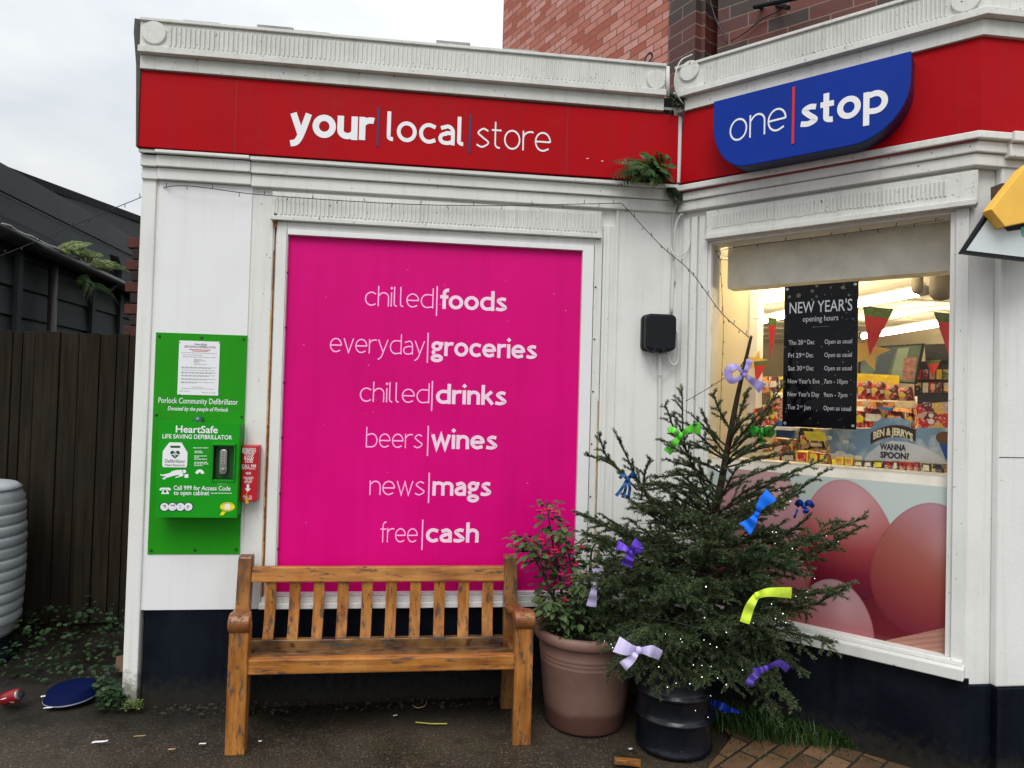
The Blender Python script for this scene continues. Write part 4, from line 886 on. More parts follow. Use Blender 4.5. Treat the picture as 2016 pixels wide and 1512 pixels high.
def safe(p,m=.05):      # keep growth in front of the two walls
    p=V(p)
    for fr in (FA,FB):
        d=(p-fr.o).dot(fr.n)
        if d<m+.02: p=p+fr.n*(m+.02-d)
    if p.z<.03: p.z=.03
    return p
TWIGS=[]   # (points, density factor, needle length)
wood=MB(); barkb=MB()
trunk=[V(p) for p in catmull([tuple(DCx+V((0,0,.36)))]+[tuple(at(u,v,TD)) for u,v in ((1350,1240),(1385,1100),(1412,990),(1432,885),(1452,780),(1479,662))],10)]
nT=len(trunk); barkb.tube(trunk,[.021*(1-i/nT)**.75+.0055 for i in range(nT)],10)
barkb.build('trunk',m_bark,tr_,True)
TWIGS.append((trunk[nT//2:],.55,.011))
def limb(p,r0,r1,n=6): wood.tube(p,[r0+(r1-r0)*i/(len(p)-1) for i in range(len(p))],n,False)
def twiggy(p, L, first=.2, sub=.30, dens=1.0, step=.034, depth=1, droop=.0, nl=.014, flat=True):
    """side shoots along a limb, alternately left and right"""
    n=len(p); acc=0; side=1
    tot=sum((p[i+1]-p[i]).length for i in range(n-1)); d=0; nxt=first*tot
    for i in range(n-1):
        seg=(p[i+1]-p[i]).length; t_=(p[i+1]-p[i]).normalized()
        while d+seg>nxt:
            f=(nxt-d)/seg; b_=p[i].lerp(p[i+1],f); tt=nxt/tot
            s_=t_.cross(V((0,0,1))); s_=s_.normalized() if s_.length>.15 else V((cos(nxt*90),sin(nxt*90),0))
            dir_=(t_*random.uniform(.55,.9)+s_*side*random.uniform(.6,.95)+V((0,0,random.uniform(-.28,.22)-droop))).normalized()
            ln=(sub*L*(1.08-tt)+.035)*random.uniform(.65,1.2)
            e=b_+dir_*ln; mid=b_+dir_*ln*.5+V((0,0,.012*ln/.1-droop*.02)); pts=[b_,mid,safe(e-V((0,0,droop*ln*.5)))]
            TWIGS.append((pts,dens,nl)); limb(pts,.0021,.001,4)
            if depth and ln>.07: twiggy(pts,ln,.28,.42,dens,.024,depth-1,droop,nl)
            side=-side; nxt+=step*random.uniform(.7,1.3)
        d+=seg
# the bare upper shoots: start on the trunk or on another limb, tip, depth change at the tip
UPP=[((1412,985),(1352,890),(1342,768),-.05,.5),((1362,905),(1330,850),(1310,797),-.06,.5),((1425,890),(1395,850),(1365,820),-.05,.5),((1428,905),(1375,880),(1300,868),-.10,.55),
     ((1436,880),(1452,830),(1472,770),-.06,.8),((1428,900),(1470,860),(1545,752),.02,.45),((1430,910),(1490,885),(1556,872),-.02,.5),((1430,920),(1490,905),(1556,893),-.10,.5),
     ((1415,1010),(1520,950),(1625,903),-.03,.5),((1410,1030),(1530,990),(1624,928),-.12,.7),((1420,990),(1380,930),(1312,905),-.06,.7),((1408,1010),(1350,960),(1270,965),-.12,.8),
     ((1395,1060),(1290,1000),(1215,860),-.02,.7),((1255,965),(1205,915),(1152,895),-.04,.7),((1225,930),(1195,900),(1178,853),-.03,.7),((1262,985),(1270,930),(1280,902),-.05,1),
     ((1405,1030),(1330,960),(1265,955),-.2,1),((1400,1050),(1500,1010),(1580,968),-.2,.8),((1400,1060),(1540,1050),(1590,1020),-.1,1),((1405,1020),(1480,960),(1560,938),.02,.7),
     ((1385,1120),(1530,1090),(1708,1016),-.22,.7),((1385,1130),(1560,1110),(1690,1040),-.28,.8),((1375,1170),(1540,1180),(1672,1152),-.30,.9),((1372,1180),(1560,1200),(1665,1158),-.22,.9),
     # fuller upper whorls, rising from the trunk
     ((1425,900),(1390,870),(1352,832),-0.12,.85),((1432,890),(1466,850),(1496,812),-0.12,.85),((1440,850),(1420,815),(1404,775),-0.06,.85),((1436,870),(1458,835),(1482,815),-0.16,.85),((1420,930),(1370,905),(1322,880),-0.16,.85),((1424,920),(1480,880),(1530,835),-0.10,.85),((1420,940),(1440,900),(1468,880),-0.22,.85),((1415,960),(1360,935),(1290,940),-0.05,.85),((1412,980),(1470,940),(1550,912),-0.18,.85),((1410,990),(1365,955),(1330,925),-0.22,.85),((1408,1005),(1430,960),(1450,920),-0.26,.85),((1405,1010),(1490,975),(1575,955),-0.05,.85),((1404,1015),(1340,985),(1280,945),0.03,.85),((1402,1025),(1390,975),(1372,930),-0.26,.85),((1400,1030),(1480,1000),(1540,1000),-0.26,.85),((1398,1040),(1320,1010),(1240,1000),-0.16,.85),((1432,880),(1400,850),(1380,805),0.04,.85),((1430,890),(1480,850),(1520,800),0.05,.85),
     ((1390,1090),(1250,1060),(1135,1010),-.05,1),((1385,1110),(1230,1080),(1148,1050),-.12,1),((1372,1180),(1240,1150),(1140,1140),-.20,1),((1380,1130),(1250,1120),(1165,1105),-.1,1),
     ((1362,1230),(1280,1250),(1195,1330),-.32,1),((1360,1250),(1270,1260),(1170,1250),-.25,1),((1360,1260),(1480,1300),(1560,1390),-.30,1),((1360,1240),(1500,1270),(1590,1330),-.25,1),((1362,1230),(1520,1240),(1640,1265),-.28,1),((1360,1270),(1470,1330),(1535,1410),-.22,1),
     ((1360,1260),(1330,1310),(1290,1370),-.34,1),((1360,1260),(1370,1320),(1385,1345),-.36,1),((1362,1250),(1300,1290),(1240,1330),-.34,1),((1362,1250),(1420,1310),(1445,1355),-.36,1)]
for (a,b_,c,dz,dn) in UPP:
    p0=at(*a,TD+dz*.12); p1=at(*b_,TD+dz*.6); p2=safe(at(*c,TD+dz)); p1=safe(p1)
    p=[V(x) for x in catmull([tuple(p0),tuple(p1),tuple(p2)],7)]; L_=(p2-p0).length
    limb(p,.0052 if L_>.2 else .0038,.0026); TWIGS.append((p[len(p)//4:],dn*1.15,.014 if dn<.75 else .016))
    if c[1]<960: twiggy(p,L_,.20,.23,1.1,.034,0,0,.016)
    elif dn>=.65: twiggy(p,L_,.22,.28,1.0,.030,1,.1 if c[1]>1200 else 0)
    else: twiggy(p,L_,.24,.24,.9,.036,0,0,.012)
# the dense lower crown
for i in range(62):
    u_=i/62; z=.48+.52*u_**1.05+random.uniform(-.03,.03); az=i*2.39996+random.uniform(-.3,.3)
    j=min(range(nT),key=lambda k_:abs(trunk[k_].z-z)); b_=trunk[j]
    L_=(.57-.20*max(0,u_-.45)/.55)*random.uniform(.72,1.05); el=radians(random.uniform(-4,14)+32*u_)
    h=V((cos(az),sin(az),0)); e=b_+h*L_*cos(el)+V((0,0,L_*sin(el)))
    for fr in (FA,FB):
        d=(e-fr.o).dot(fr.n)
        if d<.08:
            d0_=(b_-fr.o).dot(fr.n); f=max(.25,(d0_-.08)/(d0_-d)); e=b_.lerp(e,f)
    L2=(e-b_).length; mid=b_.lerp(e,.5)+V((0,0,-.05*L2*(1 if u_>.3 else -1.2)))
    p=[V(x) for x in catmull([tuple(b_),tuple(mid),tuple(e)],7)]; limb(p,.0055,.002); TWIGS.append((p[4:],1,.014))
    twiggy(p,L2,.25,.34,1.0,.031,1,.22*(1-u_))
wood.build('branches',m_bark,tr_,True)
def needle_mesh(tw,step=.0030,per=3):
    P=[];T=[];Ln=[]
    for pts,dn,nl in tw:
        A_=np.array([tuple(x) for x in pts]); seg=np.diff(A_,axis=0); sl_=np.linalg.norm(seg,axis=1); tot=sl_.sum()
        n=max(2,int(tot/step*dn)); t=np.repeat(np.linspace(.02,1,n),per)*tot; cum=np.concatenate([[0],np.cumsum(sl_)]); k_=np.clip(np.searchsorted(cum,t,side='right')-1,0,len(seg)-1)
        f=((t-cum[k_])/np.maximum(sl_[k_],1e-9))[:,None]; P.append(A_[k_]+seg[k_]*f); T.append(seg[k_]/np.maximum(sl_[k_],1e-9)[:,None]); Ln.append(np.full(len(t),nl))
    P=np.concatenate(P);T=np.concatenate(T);Ln=np.concatenate(Ln)*rng.uniform(.7,1.15,len(P)); n=len(P)
    R1=rng.normal(size=(n,3)); R1-=T*(R1*T).sum(1)[:,None]; R1/=np.linalg.norm(R1,axis=1)[:,None]+1e-9
    R1[:,2]+=.25; an=rng.uniform(.62,1.05,n)[:,None]; D=T*np.cos(an)+R1*np.sin(an); D/=np.linalg.norm(D,axis=1)[:,None]
    W_=np.cross(D,rng.normal(size=(n,3))); W_/=np.linalg.norm(W_,axis=1)[:,None]+1e-9; W_*=.0015
    Q=P+D*Ln[:,None]*.55; Tt=P+D*Ln[:,None]
    Vv=np.stack([P-W_*.6,P+W_*.6,Q+W_,Tt,Q-W_],1).reshape(-1,3); i0_=5*np.arange(n)[:,None]
    F=(i0_+np.array([[0,1,2,0,2,4,4,2,3]])).ravel(); return Vv,F
Vv,F=needle_mesh(TWIGS); NEEDLES=len(Vv)//5
raw_mesh('foliage',Vv,F,3,m_needle,tr_)

# ---- ribbons and bows
def m_ribbon(name,col): return simple(name,col,.42,.12,40,.3,bmp=.25,bscale=30)
RIB={'lilac':m_ribbon('lilac_satin',C(158,146,206,1.15)),'green':m_ribbon('green_ribbon',C(96,196,62,1.2)),'green2':m_ribbon('dark_green_ribbon',C(40,140,36,1.1)),'teal':m_ribbon('teal_ribbon',C(34,78,128,1.1)),'purple':m_ribbon('purple_satin',C(88,56,176,1.2)),'blue':m_ribbon('blue_ribbon',C(18,104,222,1.25)),'navy':m_ribbon('royal_ribbon',C(16,56,140,1.1)),'pale':m_ribbon('pale_satin',C(196,186,226,1.1)),'lime':m_ribbon('lime_ribbon',C(206,238,70,1.1)),'violet':m_ribbon('violet_satin',C(84,62,160,1.1))}
def strip(mb,px,depth,wpx,bulge=.02,phase=0):
    """a length of ribbon following image-traced points at a real depth, bellied towards the street"""
    c=[np.array(x) for x in catmull(px,6)]; n=len(c); L_=[];R2=[]
    for i in range(n):
        t=c[min(i+1,n-1)]-c[max(i-1,0)]; t=t/(np.linalg.norm(t)+1e-9); nn=np.array([-t[1],t[0]]); k_=i/(n-1)
        wv=(wpx[0]+(wpx[-1]-wpx[0])*k_ if len(wpx)==2 else np.interp(k_,[0,.5,1],wpx))/2
        dp=depth-bulge*sin(pi*k_)*1.0+.008*sin(9*k_+phase)
        L_.append(at(*(c[i]+nn*wv),dp-.006*sin(3*k_+phase))); R2.append(at(*(c[i]-nn*wv),dp+.010*sin(2*k_+1+phase)))
    M_=[l.lerp(r,.5)+ray(1008,756)*(-.004) for l,r in zip(L_,R2)]
    b=len(mb.v); 
    for l,m_,r in zip(L_,M_,R2): mb.v+=[tuple(l),tuple(m_),tuple(r)]
    for i in range(n-1):
        for k_ in range(2): a=b+3*i+k_; mb.f.append((a,a+1,a+4,a+3))
def bow(name,label,mat,depth,knot,loops,tails,kr=5):
    t=thing(name,label,'bow',at(*knot,depth),'ribbon bows on the christmas tree')
    for px,w in loops: q=MB(); strip(q,px,depth,w,.035,random.random()*3); q.build('loop',mat,t,True)
    for px,w in tails: q=MB(); strip(q,px,depth-.005,w,.022,random.random()*3); q.build('tail',mat,t,True)
    c=at(*knot,depth-.018); q=MB(); r=kr/FPX*depth; q.lathe([(0,-r*1.3),(r*.8,-r),(r,0),(r*.8,r),(0,r*1.3)],c,10); q.build('knot',mat,t,True)
bow('ribbon_bow','lilac satin bow tied at the bare top of the tree',RIB['lilac'],TD-.03,(1466,737),[([(1466,737),(1448,722),(1434,730),(1440,750),(1462,741)],[5,17,8])],[([(1464,738),(1472,722),(1476,708)],[8,13]),([(1468,740),(1484,752),(1501,765)],[7,23])])
bow('ribbon_bow','bright green bow on the left upper branch, one tail hanging',RIB['green'],TD-.10,(1340,857),[([(1340,857),(1358,845),(1379,843)],[6,14,26]),([(1340,858),(1325,846),(1314,848)],[5,12,10])],[([(1340,858),(1328,872),(1313,891)],[9,18])])
bow('ribbon_bow','darker green bow in front of the lower left shop window',RIB['green2'],TD-.06,(1500,850),[([(1500,850),(1486,846),(1476,852)],[6,15,21]),([(1500,850),(1512,848),(1523,856)],[6,20,16])],[([(1500,852),(1498,864),(1494,872)],[7,14])])
bow('ribbon_bow','teal and violet thin ribbon bow on the far left branch tip',RIB['teal'],TD-.12,(1236,943),[([(1236,943),(1246,934),(1252,941)],[5,10,7]),([(1236,943),(1226,936),(1220,942)],[4,8,6])],[([(1234,944),(1224,962),(1213,976)],[5,7]),([(1235,944),(1231,965),(1226,980)],[5,7]),([(1237,944),(1240,962),(1237,980)],[5,7])])
bow('ribbon_bow','deep purple bow on the left middle side of the tree',RIB['purple'],TD-.30,(1242,1088),[([(1242,1088),(1228,1078),(1214,1073)],[7,13,19]),([(1242,1088),(1252,1072),(1258,1066)],[8,17,20])],[([(1244,1090),(1238,1102),(1233,1114)],[13,24]),([(1246,1086),(1258,1084),(1262,1076)],[9,12])])
bow('ribbon_bow','large bright blue bow slanting on the right middle branches',RIB['blue'],TD-.34,(1490,1012),[([(1490,1012),(1500,992),(1519,974)],[7,19,30])],[([(1490,1012),(1480,1028),(1466,1042)],[8,32])])
bow('ribbon_bow','small dark blue bow at the right branch tips by the egg poster',RIB['navy'],TD-.20,(1583,996),[([(1583,996),(1574,990),(1567,996)],[5,15,10]),([(1583,996),(1592,990),(1602,998)],[5,14,8]),([(1583,997),(1588,1006),(1580,1008)],[5,10,6])],[([(1570,1003),(1566,1014),(1563,1020)],[5,4])])
bow('ribbon_bow','pale lilac ribbon hanging lengthwise beside the fuchsia',RIB['pale'],PD-.22,(1172,1152),[([(1172,1150),(1176,1134),(1175,1119)],[6,13,19])],[([(1171,1153),(1167,1175),(1164,1194)],[8,17,20])])
bow('ribbon_bow','big pale lavender bow low on the tree above the planter rim',RIB['pale'],TD-.52,(1257,1280),[([(1257,1280),(1236,1278),(1213,1268)],[12,26,33]),([(1259,1280),(1282,1282),(1301,1290)],[10,24,20])],[([(1254,1283),(1243,1298),(1226,1312)],[11,22])],6)
bow('ribbon_bow','lime yellow ribbon with two long flat tails on the right lower tree',RIB['lime'],TD-.50,(1490,1172),[],[([(1490,1172),(1515,1166),(1558,1167)],[13,22]),([(1489,1173),(1476,1195),(1466,1226)],[13,19,20])])
bow('ribbon_bow','violet bow on the lowest right branch near the navy wall',RIB['violet'],TD-.36,(1508,1316),[([(1508,1316),(1496,1320),(1482,1324)],[8,14,18]),([(1510,1314),(1534,1306),(1552,1318)],[8,14,16])],[([(1492,1326),(1480,1336),(1474,1350)],[14,16])])
sb_=thing('ribbon_scrap','bright blue ribbon scrap lying behind the metal drum','ribbon',ground(1430,1410))
q=MB(); strip(q,[(1405,1383),(1420,1390),(1438,1400)],3.30,[10,16,6],.03); strip(q,[(1425,1402),(1440,1398),(1455,1404)],3.29,[5,9,5],.02); q.build('ribbon',simple('cobalt_ribbon',C(14,50,170,1.2),.4),sb_,True)

# ---- string lights
def lights(name,label,pts,r,n_,bulbs,up=False,bl=.020):
    t=thing(name,label,'string lights',pts[0],'dark outdoor string lights'); q=MB(); q.tube(pts,r,5); q.build('wire',m_wire,t,True)
    first=None; tot=len(pts)-1
    for k_ in range(n_):
        f=(k_+.5)/n_*tot; i=int(f); p=pts[i].lerp(pts[min(i+1,tot)],f-i)
        sgn=1 if k_%2 else -1; d_=V((random.uniform(-.5,.5),random.uniform(-.6,.0),sgn*1.0 if up else -1)).normalized()
        if first is None:
            q=MB(); q.tube([p,p+d_*bl*.6,p+d_*bl],[.0016,.0018,.0022],6); first=q.build('bulb',m_wire,t,True); fp=p.copy()
            me=first.data; off=fp-t.location
            for vtx in me.vertices: vtx.co-=off
            first.location=off; base=d_
        else:
            o=first.copy(); COL.objects.link(o); o.parent=t; o.location=p-t.location; o.rotation_euler=base.rotation_difference(d_).to_euler()
    return t
def dense(L_,n=10): return [V(x) for x in catmull([tuple(x) for x in L_],n)]
pw=[at(-40,520,3.9),at(60,480,3.8),at(160,437,3.72),at(262,395,3.66)]+[FA.P(*A(u,v,d),d) for u,v,d in ((345,366,.045),(497,382,.045),(640,393,.06),(800,402,.06),(960,405,.06),(1130,402,.06),(1222,400,.05))]
lights('string_lights','unlit dark fairy lights strung from the shed along the top of the pink panel',dense(pw),.0022,30,30,True,.022)
pw=[FA.P(*A(1224,400,.05),.05),at(1300,482,3.55),at(1360,535,3.5),at(1420,615,3.4),at(1474,664,TD-.01)]
lights('string_lights','unlit dark fairy lights sloping from the shop corner to the tree top',dense(pw),.0022,18,18,True,.020)
pw=[at(1464,712,TD-.02),at(1450,728,TD-.03),at(1405,758,TD-.04),at(1350,790,TD-.05)]
lights('string_lights','short dark light string from the lilac bow to the left upper shoot',dense(pw),.0018,5,5,True,.016)
pw=[FB.P(*B(u,v,-.035),-.035) for u,v in ((1416,905),(1420,760),(1424,640),(1419,520),(1424,492),(1600,468),(1720,452),(1860,432))]
lights('string_lights','thin dark light string hung inside the bay window frame',dense(pw),.0015,26,26,True,.018)
fl_=thing('fairy_lights','tiny lit white fairy lights wound through the lower tree','string lights',DCx+V((0,0,.5)))
wp=[]
for i in range(90):
    a=i*.42; z=.50+.62*i/90; r=.40-.14*(i/90)+.04*sin(i*1.3); p=V((DCx.x+.10*(z-.4)+cos(a)*r,DCx.y+sin(a)*r,z+.02*sin(i*2.1))); wp.append(safe(p,.1))
q=MB(); q.tube(wp,.0011,4); q.build('wire',m_wire,fl_)
bpx=[(1390,1155),(1387,1216),(1310,1248),(1340,1258),(1386,1260),(1430,1245),(1398,1268),(1411,1274),(1343,1264),(1203,1268),(1190,1262),(1206,1275),(1300,1282),(1297,1313),(1365,1309),(1382,1310),(1331,1345),(1358,1346),(1314,1353),(1382,1333),(1413,1335),(1462,1319),(1430,1348),(1399,1370),(1483,1226),(1527,1218),(1541,1208),(1519,1189),(1542,1208),(1547,1226),(1567,1174),(1589,1165),(1604,1139),(1528,1048),(1521,1047),(1560,1080),(1526,1070),(1495,996),(1556,987),(1545,1000),(1534,964),(1627,1055),(1650,1066),(1415,925),(1475,986),(1587,1176),(1400,1312),(1369,1399),(1394,1412),(1240,1290),(1262,1300),(1352,1190),(1440,1200),(1460,1280),(1280,1170),(1320,1110),(1365,1300),(1500,1300),(1460,1120),(1300,1050)]
first=None
for i,(u,v) in enumerate(bpx[:50]):
    e=(v-950)/400; p=at(u,v,TD-(.28+.18*min(1,max(0,e)))-(.0 if u<1560 else -.08)); r=random.uniform(.0009,.0016)
    if first is None:
        q=MB(); q.lathe([(0,-.0026),(.002,-.0016),(.0026,0),(.002,.0016),(0,.0026)],(0,0,0),8); first=q.build('bulb',m_fairy,None,True); first.parent=fl_; first.location=p-fl_.location
    else:
        o=first.copy(); COL.objects.link(o); o.parent=fl_; o.location=p-fl_.location; s=r/.0023; o.scale=(s,s,s)
#--PART4--
# ================================================================== POSTERS ON THE BAY WINDOW
# printed egg photograph on the lower pane
eg=thing('egg_poster','large printed poster of pale pink eggs filling the lower bay window','poster',FB.P(.75,ZW0,-.02))
def egg_image(U,Vv):
    """colour of the printed picture; U across 0..1, Vv up 0..1"""
    W_=SW1-SW0; H_=ZLED-.055-ZW0; s=SW0+U*W_; z=ZW0+Vv*H_
    L_=lambda h:np.array(lin(h))
    out=np.ones(U.shape+(3,))*L_('#c8dcdc'); out*= (1-.10*(1-U))[...,None]
    cb=z<(ZW0+.10-.02*U); 
    dark=L_('#6e1f2c'); floor=z<.80; out[floor]=dark
    def egg(cs,cz,rs,rz,tilt,cols,lx=-.2):
        a=(s-cs); b=(z-cz); ca,sa=cos(tilt),sin(tilt); x=(a*ca+b*sa)/rs; y=(-a*sa+b*ca)/rz
        x=x*(1+.14*np.clip(y,-1,1)); rr=x*x+y*y; m_=rr<1
        t=np.clip((y+.0*x+1)/2 + .16*(1-rr)*0,0,1); t=np.clip(t-.10*np.clip(x+lx,-1,1)**2,0,1)
        ks=np.linspace(0,1,len(cols)); c=np.stack([np.interp(t,ks,[lin(q)[i] for q in cols]) for i in range(3)],-1)
        edge=np.clip((1-rr)/.10,0,1); edge=.80+.20*edge
        hi=np.exp(-((x-.25)**2/.10+(y-.45)**2/.10))*.10
        c=c*edge[...,None]+hi[...,None]*np.array([.8,.75,.85]); al=np.clip((1-rr)/.02,0,1)[...,None]
        out[m_]=(out*(1-al)+c*al)[m_]
    cvt=lambda u,v:FB.px(u,v,-.02)
    def e(u0,u1,v0,v1,tilt,cols):
        s0,_=cvt(u0,(v0+v1)/2); s1,_=cvt(u1,(v0+v1)/2); _,zt_=cvt((u0+u1)/2,v0); _,zb_=cvt((u0+u1)/2,v1); egg((s0+s1)/2,(zt_+zb_)/2,(s1-s0)/2,(zt_-zb_)/2,tilt,cols)
    pink=['#7a1c34','#93283c','#b04a52','#c07880','#c494a0','#c29aa6']
    e(1395,1600,905,1230,.0,['#8a3a40','#a8545a','#bd7a82','#c896a2','#cba4ae','#ccaab2'])
    e(1575,1764,944,1182,.10,['#5a1830','#7c2038','#a4444a','#bd787c','#c8949c','#c79aa4'])
    e(1450,1592,1060,1270,.0,['#6c1c2c','#93404a','#ac5a60','#b87078','#bb8088','#bd8890'])
    e(1560,1722,1140,1330,-.05,['#7e3038','#98444a','#ac6068','#b88088','#bd949e','#bb98a4'])
    e(1717,1945,988,1262,-.12,['#74243a','#8e3c40','#9e524c','#a8665f','#b48088','#bd93a6'])
    sA_,zA_=cvt(1740,1262); sC,zC=cvt(1865,1235); line=np.interp(s,[sA_-.1,sA_,sC],[zA_-.03,zA_,zC+.0]); m_=(z<line)&(s>sA_-.02)
    card=L_('#b08478')*(1+.12*np.sin((z-line)*260+s*30))[...,None]*np.ones(3); out[m_]=card[m_]
    return np.clip(out*np.array([.86,.79,.745]),0,1)
nu,nv=340,270
U,VV=np.meshgrid(np.linspace(0,1,nu),np.linspace(0,1,nv)); col=egg_image(U,VV)
verts=np.array([tuple(FB.P(SW0+u*(SW1-SW0),ZW0+v*(ZLED-.055-ZW0),-.020)) for u,v in zip(U.ravel(),VV.ravel())])
ii=(np.arange(nv-1)[:,None]*nu+np.arange(nu-1)[None]).ravel(); F=np.stack([ii,ii+1,ii+nu+1,ii+nu],1).ravel()
m_egg,N_,L_,b_=newmat('printed_eggs'); at_=N_.new('ShaderNodeAttribute'); at_.attribute_name='print'; L_.new(at_.outputs['Color'],b_.inputs['Base Color']); b_.inputs['Roughness'].default_value=.22; b_.inputs['Specular IOR Level'].default_value=.35
o=raw_mesh('print',verts,F,4,m_egg,eg); ca_=o.data.color_attributes.new('print','FLOAT_COLOR','POINT'); ca_.data.foreach_set('color',np.concatenate([col.reshape(-1,3),np.ones((nu*nv,1))],1).astype(np.float32).ravel())
q=MB(); q.fbox(FB,SW0,SW1,ZW0,ZLED-.055,-.034,-.022); q.build('backing',m_clean,eg)
# New Year opening hours
DN=-.030
ny=thing('opening_hours_poster','black new year opening hours poster with white lettering inside the bay window','poster',FB.P(*B(1615,845,DN),DN))
y0,y1=B(1542.5,700,DN)[0],B(1688,700,DN)[0]; yt=.5*(zB(1544,566,DN)+zB(1690,552,DN)); yb=.5*(zB(1540,841,DN)+zB(1685,844,DN))
q=MB(); q.fbox(FB,y0,y1,yb,yt,DN-.003,DN); q.build('sheet',simple('poster_black',(.006,.006,.009),.5,.2,6,.03),ny)
W_=y1-y0; sx_=lambda a:y0+W_*a; H_=yt-yb; dz_=lambda b_:yt-H_*b_
D=DN+.0008
text('lettering',FB,"NEW YEAR'S",sx_(.075),sx_(.925),dz_(.195),.060,D,m_letter,ny,.005)
text('lettering',FB,'opening hours',sx_(.265),sx_(.745),dz_(.258),.030,D,m_letter,ny)
for i,(a,sup,mth,b_) in enumerate((('Thu 28','th','Dec','Open as usual'),('Fri 29','th','Dec','Open as usual'),('Sat 30','th','Dec','Open as usual'),("New Year's Eve",None,None,'7am - 10pm'),("New Year's Day",None,None,'9am - 7pm'),('Tue 2','nd','Jan','Open as usual'))):
    z=dz_(.418+i*.0915)
    if sup:
        wa={'Thu 28':.20,'Fri 29':.185,'Sat 30':.195,'Tue 2':.165}[a]
        text('lettering',FB,a,sx_(.07),sx_(.07+wa),z,.0245,D,m_letter,ny,.004); text('lettering',FB,sup,sx_(.07+wa+.01),sx_(.07+wa+.045),z+.010,.013,D,m_letter,ny); text('lettering',FB,mth,sx_(.07+wa+.065),sx_(.07+wa+.16),z,.0245,D,m_letter,ny,.004)
    else: text('lettering',FB,a,sx_(.07),sx_(.51),z,.0245,D,m_letter,ny,.004)
    text('lettering',FB,b_,sx_(.57),sx_(.93 if 'usual' in b_ else .88),z,.0235,D,m_letter,ny,.002)
q=MB()
for a,b_,r in ((.07,.075,.008),(.2,.07,.011),(.39,.045,.008),(.45,.085,.006),(.39,.105,.006),(.8,.035,.009),(.88,.09,.006),(.45,.012,.007),(.64,.03,.005)): q.flat(FB,disc(FB,sx_(a),dz_(b_),r,0,14),D)
q.build('dot',simple('gold_dots',(.16,.13,.05),.4),ny)
q=MB(); q.fbox(FB,sx_(.39),sx_(.63),dz_(.298),dz_(.296),DN-.001,D); q.build('rule',m_grey,ny)
q=MB()
for a,b_ in ((.04,.02),(.96,.02),(.04,.975),(.96,.975)): q.prism(FB,disc(FB,sx_(a),dz_(b_),.007,0,12),DN-.002,DN+.004)
q.build('suction_cup',simple('clear_cup',(.5,.5,.5),.2),ny)

# rain specks on the outside of the pane
q=MB()
for i in range(240):
    a=random.uniform(SW0+.02,SW1-.01); b_=ZLED+.03+(ZW1-ZLED-.05)*random.random()**1.4; r=random.uniform(.0006,.0014); q.flat(FB,disc(FB,a,b_,r,0,6,r*random.uniform(1,1.8)),-.0168)
o=q.build('rain_specks',simple('rain_speck',(.75,.76,.78),.2),shop); o['kind']='stuff'
# ================================================================== INSIDE THE SHOP
def onB(u,v,d): return FB.P(*B(u,v,d),d)
def quad(px,d,th,name,mat,parent,**k):
    pts=[FB.px(u,v,d) for u,v in px]; q=MB(); q.prism(FB,pts[::-1] if True else pts,d-th,d); return q.build(name,mat,parent,**k)
def tube_light(label,a,da,b_,db,r=.030):
    p0,p1=at(*a,da),at(*b_,db); t=thing('strip_light',label,'light',(p0+p1)/2,'fluorescent strip lights on the shop ceiling')
    q=MB(); q.tube([p0,p1],r,12); q.build('tube',m_tube,t,True); dr_=(p1-p0).normalized()
    q=MB(); up=V((0,0,r+.008)); q.tube([p0+up-dr_*.03,p1+up+dr_*.03],r*.55,8); q.build('batten',m_ceil,t)
    for p,sg_ in ((p0,-1),(p1,1)):
        q=MB(); q.tube([p,p+dr_*sg_*.05],r*1.08,12); q.build('end_cap',m_grey,t,True)
# the tubes run parallel under the ceiling, at about 2.45 m
def ceil_at(u,v,z=2.44):
    r=ray(u,v); t=(z-CAM.z)/r.z; return t
for lab,a,b_ in (('long lit fluorescent tube behind the top right of the black poster',(1560,622),(1812,574)),('lit fluorescent tube seen right of the red pennant',(1700,662),(1866,634)),('small far fluorescent tube by the shelf price boards',(1806,738),(1872,724)),('lit fluorescent tube at the left behind the inner post',(1440,646),(1552,618))):
    za_={0:2.40,1:2.42,2:2.30,3:2.40}[(574,634,724,618).index(b_[1])]
    tube_light(lab,a,ceil_at(*a,za_),b_,ceil_at(*b_,za_))
p0,p1=FB.P(sB(1446,500,-.58),2.5,-.58),FB.P(1.0,2.5,-.58); t=thing('strip_light','unseen added fluorescent tube behind the bulkhead brightening the window display','light',p0,'fluorescent strip lights on the shop ceiling')  # added tube, hidden by the bulkhead, to brighten the pier and room
MB().tube([p0,p1],.02,10).build('tube',m_tube,t,True); MB().tube([p0+V((0,0,.035)),p1+V((0,0,.035))],.018,8).build('batten',m_ceil,t)
for nm,u,v,d,r in (('ceiling_speaker',1853,574,-.55,.055),('ceiling_speaker',1806,570,-.75,.03)):
    c=onB(u,v,d); q=MB(); q.lathe([(0,-r*.9),(r*.6,-r*.75),(r*.95,-r*.3),(r,r*.3),(r*.9,.12)],c,24); q.lathe([(.012,.1),(.012,2.6-c.z)],c,8); tag(q.build(nm,simple('speaker_grey',(.2,.18,.15),.6) if r>.05 else bpy.data.materials['speaker_grey'],None,True),'grey rounded ceiling speaker at the window top right' if r>.05 else 'small grey ceiling speaker beside the end of the long tube','speaker')
